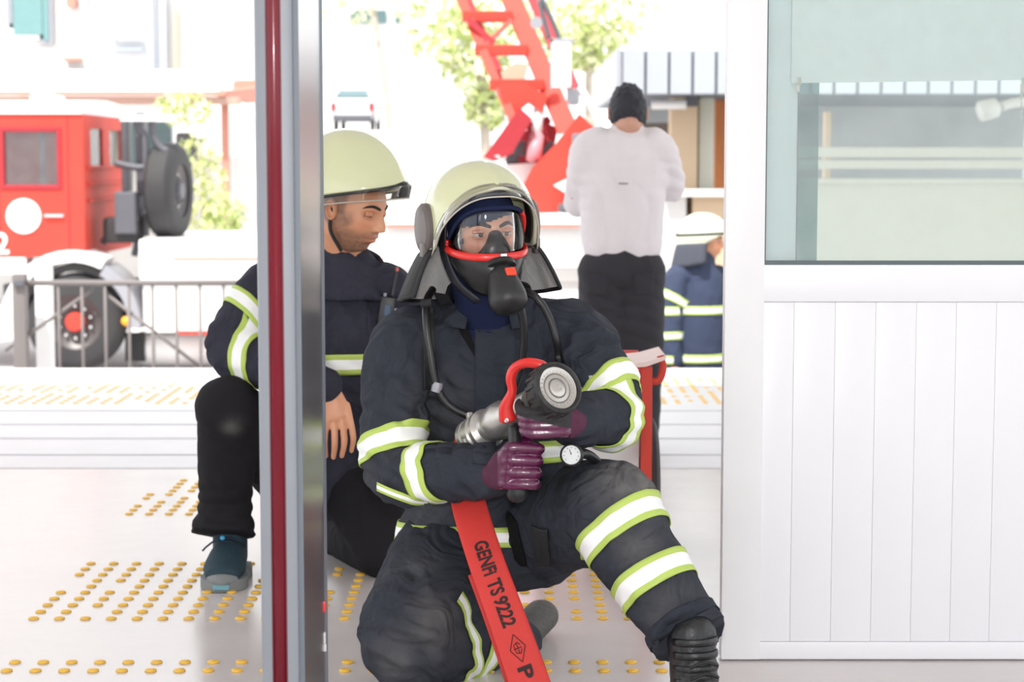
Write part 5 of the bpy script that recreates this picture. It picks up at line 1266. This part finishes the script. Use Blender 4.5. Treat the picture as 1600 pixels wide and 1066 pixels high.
# ------------------------------------------------------------------ man in a white shirt, from behind
Yw = 8.45
mw = thing('person', 'dark haired man in a white long sleeved shirt and black jeans seen from behind', 'person', (P(975, 0, Yw).x, Yw, 0))
def V(x, y, d=0.0): return P(x, y, Yw + d)
sm = MB()
sm.limb([V(972, 382), V(972, 345), V(974, 300), V(976, 255), V(978, 222), V(980, 203)], [(.178, .12), (.182, .125), (.188, .125), (.20, .12), (.155, .10), (.07, .07)], hint=Xh, n=28)
sm.limb([V(935, 225), V(918, 238), V(910, 280, .04), V(902, 318, .10)], [.075, .078, .068, .060]); sm.limb([V(902, 318, .10), V(925, 300, .30)], [.058, .042])
sm.limb([V(1020, 225), V(1032, 238), V(1045, 270, .04), V(1049, 296, .12)], [.075, .076, .066, .058]); sm.limb([V(1049, 296, .12), V(1030, 285, .34)], [.058, .042])
me = remesh(sm, .011, 3); cloth(me, .008, 6, [(V(970, 330, -.1), (1, 0, .15), .10, .014, .26), (V(915, 290), (.2, 0, 1), .06, .012, .12), (V(1042, 280), (.2, 0, 1), .06, .012, .12)], 21)
M_shirt = mat('white_cotton', (.76, .71, .73), .9, var=.04, bump=.1, bscale=300); link('shirt', me, M_shirt, mw, True)
b = MB(); b.box(V(974, 287, -.128), (.042, .004, .007), bev=.001); b.build('back_print', mat('grey_print', (.28, .27, .28), .8), mw)
tr = MB()
tr.limb([V(943, 425), V(970, 415), V(1000, 425)], [.115, .13, .115])
kL, kR = V(938, 560, -.02), V(1004, 560, -.02)
tr.limb([V(945, 430), V(944, 500), V(952, 570), V(958, 640), V(962, 694)], [.118, .110, .098, .088, .080])
tr.limb([V(998, 430), V(1000, 500), V(1001, 570), V(1000, 640), V(998, 694)], [.118, .110, .098, .088, .080])
me = remesh(tr, .011, 3); cloth(me, .007, 7, [(V(970, 470, -.1), (.4, 0, 1), .06, .012, .14), (V(1000, 560, -.1), (.6, 0, 1), .07, .01, .14)], 23); set_dust(me, []); jo = link('jeans', me, mat('black_denim', (.026, .024, .030), .85, var=.25, vscale=10, bump=.1, bscale=400), mw, True)
jv = bvh_of(me)
for poly in ([(916, 425), (950, 428), (948, 462), (918, 458)], [(988, 428), (1022, 424), (1020, 458), (992, 462)]): patch(jv, poly, Yw - .1, 'back_pocket', mat('black_denim'  , (0, 0, 0)), jo, .003, thick=.003)
for x in (960, 998):
    c = V(x, 0); b = MB(); g0 = Vector((c.x, Yw, 0)); b.limb([g0 + Vector((0, -.04, .045)), g0 + Vector((0, .06, .055)), g0 + Vector((0, .17, .04))], [(.042, .042), (.046, .045), (.042, .03)], hint=Xh); b.box(g0 + Vector((0, .07, .014)), (.09, .29, .026), bev=.012); b.build('shoe', M_blkp, mw, True)
H4 = head_pose(V(981, 178), 180, 14, 0, 1.0)
bd = MB(); bd.limb([H4 @ Vector((0, .03, -.05)), V(980, 205, .01), V(979, 240)], [.058, .060, .09])
bd.limb([V(979, 235), V(975, 300), V(972, 415)], [(.14, .08), (.13, .08), (.13, .08)], hint=Xh)
for q in ([V(935, 228), V(910, 280, .04), V(902, 318, .10), V(934, 296, .36)], [V(1020, 228), V(1043, 270, .04), V(1049, 296, .12), V(1024, 282, .38)]): bd.limb(q, [.05, .045, .04, .032])
for q in ([V(945, 430), V(952, 570), V(962, 700)], [V(998, 430), V(1001, 570), V(998, 700)]): bd.limb(q, [.08, .06, .05])
make_head(mw, H4, M_skin, hair=.5, extra=bd)
def hair_cap(parent, M, cut, name='hair', m=None, amp=.006):
    co, _ = head_grid(90, 80); nv_, nu_ = co.shape[:2]; fl = co.reshape(-1, 3); k = 1.08 + .02 * np.clip(fl[:, 2] / .12, 0, 1)[:, None] ** 2
    p = fl * np.concatenate([k, k, k], 1); p = p * (1 + (amp / .1) * vnoise(fl, 70, 3)[:, None])
    b = MB(); b.v = [tuple(M @ Vector(q)) for q in p]
    for i in range(nv_ - 1):
        for j in range(nu_):
            if cut(co[i, j]): b.f.append((i * nu_ + j, i * nu_ + (j + 1) % nu_, (i + 1) * nu_ + (j + 1) % nu_, (i + 1) * nu_ + j)); b.m.append(0)
    b.f.append(tuple(range(nu_))); b.m.append(0)
    o = b.build(name, m or M_brow, parent, True); solid(o, .006, -1); return o
hair_cap(mw, H4, lambda q: (q[1] > -.02 and q[2] > -.045 + .25 * max(0, .03 - q[1])) or q[2] > .06, m=mat('blue_black_hair', (.020, .021, .030), .6, var=.3, vscale=90, bump=.6, bscale=200))

# ------------------------------------------------------------------ third firefighter below the platform edge
Y3 = 12.35
f3 = thing('person', 'firefighter in pale strapped helmet with grey neck flap, partly hidden by the white door leaf', 'person', (P(1095, 0, Y3).x, Y3, GZ))
def U(x, y, d=0.0): return P(x, y, Y3 + d)
jk = MB()
jk.limb([U(1086, 600), U(1086, 545), U(1088, 480), U(1092, 430), U(1098, 404)], [(.19, .15), (.185, .15), (.185, .14), (.16, .12), (.08, .08)], hint=Xh, n=24)
jk.limb([U(1068, 430, -.05), U(1056, 440, -.08), U(1050, 490, -.12), U(1048, 530, -.14), U(1052, 566, -.16)], [.08, .082, .072, .066, .056])
jk.limb([U(1120, 432, .1), U(1132, 450, .12), U(1146, 500, .12), U(1160, 530, .05)], [.08, .08, .07, .056])
me = remesh(jk, .012, 3); cloth(me, .007, 7, [], 31); set_dust(me, []); b3 = bvh_of(me); jacket = link('jacket', me, mat('navy_blue_cloth', (.030, .042, .085), .85, var=.2, bump=.1, bscale=300), f3, True)
aS, aE, aW = U(1056, 440, -.08), U(1049, 510, -.13), U(1052, 566, -.16)
wrap_band(b3, U(1088, 483), (0, 0, 1), .055, .3, 'reflective_band', TAPE, jacket, up=(0, -1, 0), n=90)
wrap_band(b3, U(1086, 558), (0, 0, 1), .055, .3, 'reflective_band', TAPE, jacket, up=(0, -1, 0), n=90)
arm_band(b3, aS, aE, .40, .055, 'reflective_band', jacket, tilt=(-.4, 0, 0)); arm_band(b3, aE, aW, .28, .05, 'reflective_band', jacket)
tr = MB(); tr.limb([U(1076, 600), U(1098, 600)], [.14, .14])
for x in (1072, 1102): tr.limb([U(x, 610), U(x - 2, 680), U(x - 2, 745)], [.12, .105, .09])
me = remesh(tr, .014, 2); set_dust(me, []); link('trousers', me, M_navy2, f3, True)
for x in (1070, 1100):
    c = U(x, 0); g0 = Vector((c.x, Y3, GZ)); b = MB(); b.limb([g0 + Vector((-.04, 0, .05)), g0 + Vector((.05, 0, .06)), g0 + Vector((.16, 0, .045))], [(.045, .05), (.045, .05), (.04, .04)]); b.limb([g0 + Vector((0, 0, .05)), g0 + Vector((0, 0, .2))], [.055, .06]); b.build('boot', M_blkp, f3, True)
H3 = head_pose(U(1103, 377), 80, 3, 0, 1.02)
bd = MB(); bd.limb([H3 @ Vector((0, .03, -.05)), U(1098, 410), U(1092, 440)], [.06, .062, .09]); bd.limb([U(1092, 440), U(1086, 600)], [(.13, .1), (.14, .11)], hint=Xh)
bd.limb([aS, aE, aW], [.05, .045, .036]); bd.limb([aW, U(1053, 578, -.18), U(1054, 588, -.2)], [.034, .036, .026])
for x in (1072, 1102): bd.limb([U(x, 610), U(x - 2, 690), U(x - 2, 770)], [.08, .06, .05])
make_head(f3, H3, M_skin2, beard=.4, hair=.8, lids=.3, extra=bd)
h3 = helmet(f3, H3 @ Matrix.Translation((0, .008, .008)), m_shell=mat('white_lime_helmet', (.74, .78, .62), .2, var=.03, coat=.4), rim='cream', disc=False, flap=(mat('grey_flap', (.05, .055, .075), .8, var=.1), M_alu), visor=None, front=.062, side=-.01, backz=-.04, flap_r=(.19, .16))
HH = H3 @ Matrix.Translation((0, .008, .008))
b = MB(); b.tube([HH @ Vector((.1445 * math.sin(R(a)) * 1.03, .012 - .172 * math.cos(R(a)), .055 - .035 * math.sin(R(a / 2)) ** 2)) for a in range(0, 360, 10)], [(.009, .004)] * 36, n=8, spline=False, closed=True, hint=(0, 0, 1)); b.build('goggle_strap', M_nylon, h3, True)
b = MB(); b.tube([HH @ Vector((.142, .0, .035)), HH @ Vector((.125, -.03, .10)), HH @ Vector((.06, -.10, .135))], .006, n=6); b.build('goggle_strap', M_nylon, h3, True)
b = MB(); b.box(HH @ Vector((.146, .02, .028)), (.05, .02, .03), bev=.006); b.build('strap_buckle', M_blkp, h3, 'auto')
b = MB(); b.tube([H3 @ Vector((.078, .0, .0)), H3 @ Vector((.070, -.02, -.06)), H3 @ Vector((.03, -.06, -.118))], .007, n=6); b.build('chin_strap', M_nylon, f3, True)
# ================================================================== held and placed things
M_alloy = mat('worn_alloy', (.52, .50, .47), .33, metal=.75, var=.12, vscale=30, bump=.05, bscale=120)
c0, c1 = P(736, 684, 4.66), P(872, 606, 4.345)
nz = thing('hose_nozzle', 'metal fire hose nozzle with red bail handle and black bumper, held in gloves', 'nozzle', c0)
ax = (c1 - c0).normalized(); ln = (c1 - c0).length
KR = 1.22
def A(t): return c0 + ax * (ln * t)
b = MB(); b.lathe([(0 * KR, -.01), (.030 * KR, -.01), (.037 * KR, .0), (.037 * KR, .016), (.033 * KR, .018), (.033 * KR, .026), (.038 * KR, .028), (.038 * KR, .052), (.034 * KR, .056), (.034 * KR, .066), (.040 * KR, .070), (.040 * KR, .082), (.030 * KR, .092), (.028 * KR, .125)], c0, ax, n=36); b.build('coupling', M_alloy, nz, 'auto')
u, v, d = basis(ax, (0, 0, 1))
for k in range(4):
    a_ = math.pi / 2 * k + .4; q = A(.11) + (u * math.cos(a_) + v * math.sin(a_)) * .040 * KR; b = MB(); b.box(q, (.014, .014, .014), Matrix((u, v, d)).transposed(), bev=.003); b.build('coupling_lug', M_alloy, nz)
b = MB(); b.lathe([(.026 * KR, .10), (.034 * KR, .115), (.037 * KR, .135), (.037 * KR, .165), (.030 * KR, .185), (.027 * KR, .25), (.027 * KR, .30)], c0, ax, n=32); b.build('barrel', M_alloy, nz, 'auto')
b = MB(); b.lathe([(.027 * KR, -.085), (.033 * KR, -.075), (.036 * KR, -.05), (.038 * KR, -.035)], c1, ax, n=36); b.build('neck', M_blkp, nz, 'auto')
g_ = []
b = MB(); b.lathe([(.034 * KR, -.055), (.045 * KR, -.048), (.050 * KR, -.030), (.0515 * KR, -.008), (.050 * KR, .004), (.045 * KR, .008), (.0415 * KR, .004), (.0405 * KR, -.010)], c1, ax, n=48); bump_ = b.build('bumper', mat('scuffed_black_rubber', (.018, .018, .018), .55, var=.5, vscale=60, bump=.3, bscale=120), nz, 'auto')
for k in range(18):
    a_ = 2 * math.pi * k / 18; q = c1 - ax * .024 + (u * math.cos(a_) + v * math.sin(a_)) * .0505 * KR; b = MB(); b.box(q, (.006, .010, .034), Matrix((u * math.cos(a_) + v * math.sin(a_), u * -math.sin(a_) + v * math.cos(a_), d)).transposed(), bev=.002); b.build('grip_rib', MATS['scuffed_black_rubber'], bump_)
b = MB(); b.lathe([(.0415 * KR, -.012), (.041 * KR, -.001), (.0375 * KR, -.003), (.030 * KR, -.004), (.028 * KR, -.008), (.0265 * KR, -.004), (.020 * KR, -.003), (.0185 * KR, -.007), (.017 * KR, -.001), (.012 * KR, .002), (.006 * KR, .002), (.005 * KR, .0005), (0 * KR, .0005)], c1, ax, n=48); face = b.build('outlet_disc', M_alloy, nz, 'auto')
b = MB()
for k in range(26):
    a_ = 2 * math.pi * k / 26; b.box(c1 - ax * .0035 + (u * math.cos(a_) + v * math.sin(a_)) * .0335 * KR, (.0022, .0022, .003), Matrix((u, v, d)).transposed())
tag(b.build('outlet_teeth', M_alloy, face), kind='stuff')
# red bail handle: two side arms and a bridge
piv = A(.46)
bl_ = [P(793, 656, 4.43), P(791, 636, 4.425), P(800, 612, 4.42), P(798, 590, 4.415), P(806, 574, 4.41), P(824, 567, 4.40), P(846, 571, 4.39), P(856, 580, 4.40)]
b = MB(); b.tube(bl_, [(.020, .008), (.016, .008), (.011, .010), (.012, .010), (.012, .011), (.012, .012), (.012, .012), (.011, .011)], n=14, hint=(1, 0, .25), round_cap=True); hd = b.build('bail_handle', M_mred, nz, True)
off = Vector((.066, .045, .012))
b = MB(); b.tube([bl_[-1], bl_[-1] + Vector((.02, .02, -.02)), bl_[2] + off, bl_[0] + off], [(.009, .009), (.009, .008), (.010, .006), (.014, .006)], n=12, round_cap=True); b.build('bail_arm', M_mred, hd, True)
b = MB(); b.lathe([(.0, .010), (.006, .009), (.007, .004), (.007, -.02)], bl_[0], (-.35, -1, 0), n=16); b.build('pivot_bolt', M_chrome, hd, 'auto')
b = MB(); b.limb([P(804, 672, 4.46), P(806, 705, 4.445), P(806, 745, 4.44), P(808, 770, 4.44)], [(.017, .022), (.017, .022), (.018, .023), (.026, .024)], hint=Xh); b.build('pistol_grip', M_blkp, nz, True)
# flat red hose
hose = thing('fire_hose', 'flat red fire hose with black lettering hanging from the nozzle to the floor', 'hose', P(830, 1100, 4.4).xy.to_3d())
M_hose = mat('red_woven_hose', (.62, .035, .028), .62, var=.10, vscale=30, bump=.25, bscale=500)
cen = [c0 - ax * .02, P(723, 735, 4.66), P(733, 790, 4.585), P(758, 872, 4.500), P(788, 955, 4.445), P(818, 1040, 4.405), P(836, 1095, 4.385), P(850, 1140, 4.37)]
hw = [.030, .038, .043, .044, .045, .0475, .049, .050]
cc = [Vector(q) for q in catmull(cen, 8)]; ww = [float(q) for q in catmull([(h_,) for h_ in hw], 8)]
g = []
for i, (q, w_) in enumerate(zip(cc, ww)):
    d_ = (cc[min(i + 1, len(cc) - 1)] - cc[max(i - 1, 0)]).normalized(); s_ = Vector((1, 0, 0)); s_ = (s_ - d_ * s_.dot(d_)); s_ = (s_ + Vector((0, .12, 0))).normalized(); n_ = s_.cross(d_).normalized()
    if n_.y > 0: n_ = -n_
    th_ = .0035 + .020 * max(0, 1 - i / 10)
    g.append([q + s_ * (w_ * math.cos(2 * math.pi * j / 20)) + n_ * (th_ * math.copysign(abs(math.sin(2 * math.pi * j / 20)) ** .6, math.sin(2 * math.pi * j / 20))) for j in range(20)])
b = MB(); b.rings(g); b.build('hose_body', M_hose, hose, True)
b = MB(); g2 = [[q + Vector((-.012, .055 + .002 * k, -.008)) for q in r] for k, r in enumerate(g[26:])]
b.rings(g2); b.build('hose_return', M_hose, hose, True)
M_ink = mat('black_stencil_ink', (.035, .012, .012), .8, var=.3, vscale=120)
def on_hose(t0):
    i = int(t0); return cc[i], (cc[min(i + 1, len(cc) - 1)] - cc[i - 1]).normalized()
def hose_text(s, pa, pb, size, name):
    """lettering that runs down the hose from picture point pa to pb"""
    a_, b_ = Vector(pa), Vector(pb); xd = (b_ - a_).normalized(); yd = Vector((1, 0, .35))
    cu_loc = a_
    o = text(s, size, name, M_ink, hose, (0, 0, 0), (1, 0, 0), (0, 1, 0), bold=.0016, thick=.0004)
    co = get_co(o.data); co[:, 0] *= (b_ - a_).length / (co[:, 0].max() - co[:, 0].min()); co[:, 0] -= co[:, 0].min()
    yd = (yd - xd * yd.dot(xd)).normalized(); n_ = xd.cross(yd); n_ = n_ if n_.y < 0 else -n_
    new = []
    cy = (co[:, 1].max() + co[:, 1].min()) / 2
    for x_, y_, z_ in co:
        q = a_ + xd * x_
        k = min(range(len(cc)), key=lambda i: abs(cc[i].z - q.z)); k = max(1, min(len(cc) - 2, k))
        # interpolate the hose centre at this height
        k2 = k + 1 if cc[k].z > q.z else k - 1
        f_ = (q.z - cc[k].z) / (cc[k2].z - cc[k].z) if abs(cc[k2].z - cc[k].z) > 1e-6 else 0
        ctr = cc[k].lerp(cc[k2], max(0, min(1, f_))); dd_ = (cc[min(k + 1, len(cc) - 1)] - cc[k - 1]).normalized()
        s_ = Vector((1, 0, 0)); s_ = (s_ - dd_ * s_.dot(dd_)); s_ = (s_ + Vector((0, .12, 0))).normalized(); nn = s_.cross(dd_).normalized()
        if nn.y > 0: nn = -nn
        new.append(tuple(ctr + s_ * (y_ - cy) + nn * (.0042 + z_)))
    set_co(o.data, np.array(new)); return o
def hp(x, y):
    z = P(x, y, 4.46).z; k = min(range(len(cc)), key=lambda i: abs(cc[i].z - z)); return P(x, y, cc[k].y)
hose_text('GENFi', hp(762, 846), hp(780, 898), .047, 'lettering')
hose_text('TS', hp(783, 906), hp(790, 930), .047, 'lettering')
hose_text('9222', hp(792, 934), hp(806, 980), .047, 'lettering')
hose_text('P', hp(826, 1042), hp(830, 1062), .047, 'lettering')
def hose_lines(segs, name, w=.0016):
    b = MB(); ctr = hp(815, 1011); k = min(range(len(cc)), key=lambda i: abs(cc[i].z - ctr.z)); dd_ = (cc[k + 1] - cc[k - 1]).normalized()
    s_ = Vector((1, 0, 0)); s_ = (s_ - dd_ * s_.dot(dd_)); s_ = (s_ + Vector((0, .12, 0))).normalized(); nn = s_.cross(dd_).normalized(); nn = nn if nn.y < 0 else -nn
    o0 = cc[k] + dd_ * ((ctr - cc[k]).dot(dd_)) + nn * .0045
    for (x0_, y0_), (x1_, y1_) in segs: b.cyl(o0 + s_ * x0_ + dd_ * y0_, o0 + s_ * x1_ + dd_ * y1_, w * .6, n=6)
    return b.build(name, M_ink, hose)
hose_lines([((0, -.034), (.019, 0)), ((.019, 0), (0, .034)), ((0, .034), (-.019, 0)), ((-.019, 0), (0, -.034)),
            ((-.008, -.008), (.002, -.014)), ((.002, -.014), (.008, -.006)), ((-.010, 0), (.010, 0)), ((-.006, .010), (.004, .014)), ((.004, .014), (.009, .004)), ((-.008, -.008), (-.006, .010)), ((0, -.012), (.001, .012))], 'diamond_mark')
# ------------------------------------------------------------------ radio clipped to the crouching man's jacket
rq = P(604, 490, 5.82)
h = jb2.ray_cast(rq - Vector((0, 1, 0)), Vector((0, 1, 0)), 2); ry_ = (h[0].y - .016) if h[0] else 5.8
rq = P(604, 490, ry_)
ra = thing('handheld_radio', 'black handheld radio with red tipped antenna clipped to a dark jacket', 'radio', rq)
rm = Matrix.Rotation(R(8), 3, 'Y')
b = MB(); b.box(rq, (.046, .028, .105), rm, bev=.006); bo_ = b.build('radio_case', M_blkp, ra, 'auto')
b = MB(); b.box(rq + rm @ Vector((.002, -.015, .012)), (.018, .003, .034), rm, bev=.002); b.build('display', mat('dim_blue_display', (.03, .07, .14), .25), ra)
a0_ = rq + rm @ Vector((.010, 0, .05)); b = MB(); b.tube([a0_, a0_ + rm @ Vector((.002, 0, .06)), a0_ + rm @ Vector((.004, 0, .088))], [.0065, .005, .0045], n=10); an = b.build('antenna', M_blkp, ra, True)
b = MB(); b.limb([a0_ + rm @ Vector((.004, 0, .086)), a0_ + rm @ Vector((.004, 0, .092))], [.005, .005], n=10); b.build('antenna_tip', mat('faded_red_tip', (.55, .12, .11), .5), ra, True)
b = MB(); b.lathe([(.006, 0), (.006, .012), (0, .012)], rq + rm @ Vector((-.012, 0, .05)), rm @ Vector((0, 0, 1)), n=12); b.build('knob', M_grey, ra, 'auto')
b = MB(); b.box(rq + rm @ Vector((.026, .0, -.005)), (.008, .02, .05), rm, bev=.003); b.build('belt_clip', M_grey, ra, 'auto')
# ------------------------------------------------------------------ red trolley behind the seated firefighter
Yt = 6.15
def Tt(x, y, d=0.0): return P(x, y, Yt + d)
ct = thing('hose_trolley', 'red framed trolley with pale top plate behind the seated firefighter', 'trolley', (Tt(1000, 0).x, Yt, 0))
x0, x1 = Tt(985, 0).x, Tt(1014, 0).x
for xx, yy in ((x1, 0), (x1, .40), (x0 - .28, 0), (x0 - .28, .40)):
    b = MB(); b.span((xx - .018, Yt + yy - .018, .0), (xx + .018, Yt + yy + .018, Tt(0, 572).z), bev=.004); b.build('upright', M_red, ct, 'auto')
for yy in (0, .40):
    b = MB(); b.span((x0 - .28, Yt + yy - .015, Tt(0, 580).z), (x1, Yt + yy + .015, Tt(0, 567).z), bev=.004); b.build('cross_bar', M_red, ct, 'auto')
    b = MB(); b.span((x0 - .28, Yt + yy - .015, .14), (x1, Yt + yy + .015, .18), bev=.004); b.build('cross_bar', M_red, ct, 'auto')
b = MB(); b.span((x0 - .27, Yt + .02, .18), (x1 - .02, Yt + .38, Tt(0, 590).z), bev=.01); b.build('cabinet', M_white, ct, 'auto')
M_ptop = mat('worn_pale_top', (.80, .62, .58), .5, var=.08)
b = MB(); b.prism([Tt(905, 582, -.03), Tt(1010, 573, -.03), Tt(1041, 562, -.03), Tt(1041, 557, -.03), Tt(1008, 566, -.03), Tt(905, 576, -.03)], (0, .32, 0)); b.build('top_plate', M_ptop, ct)
b = MB(); b.tube([Tt(1032, 556), Tt(1036, 575), Tt(1030, 594), Tt(1018, 596)], .012, n=10); b.build('handle', M_red, ct, True)
wcx = Tt(1030, 0).x
c = Vector((x1 + .024, Yt + .22, .22)); t = MB(); t.lathe([(.13, -.022), (.20, -.026), (.22, -.014), (.22, .014), (.20, .026), (.13, .022)], c, (1, 0, 0), n=36); wl_ = t.build('wheel', M_black, ct, 'auto')
t = MB(); t.lathe([(0, .014), (.05, .014), (.10, .006), (.135, .018), (.135, -.018), (0, -.018)], c, (1, 0, 0), n=28); t.build('rim', M_white, wl_, 'auto')
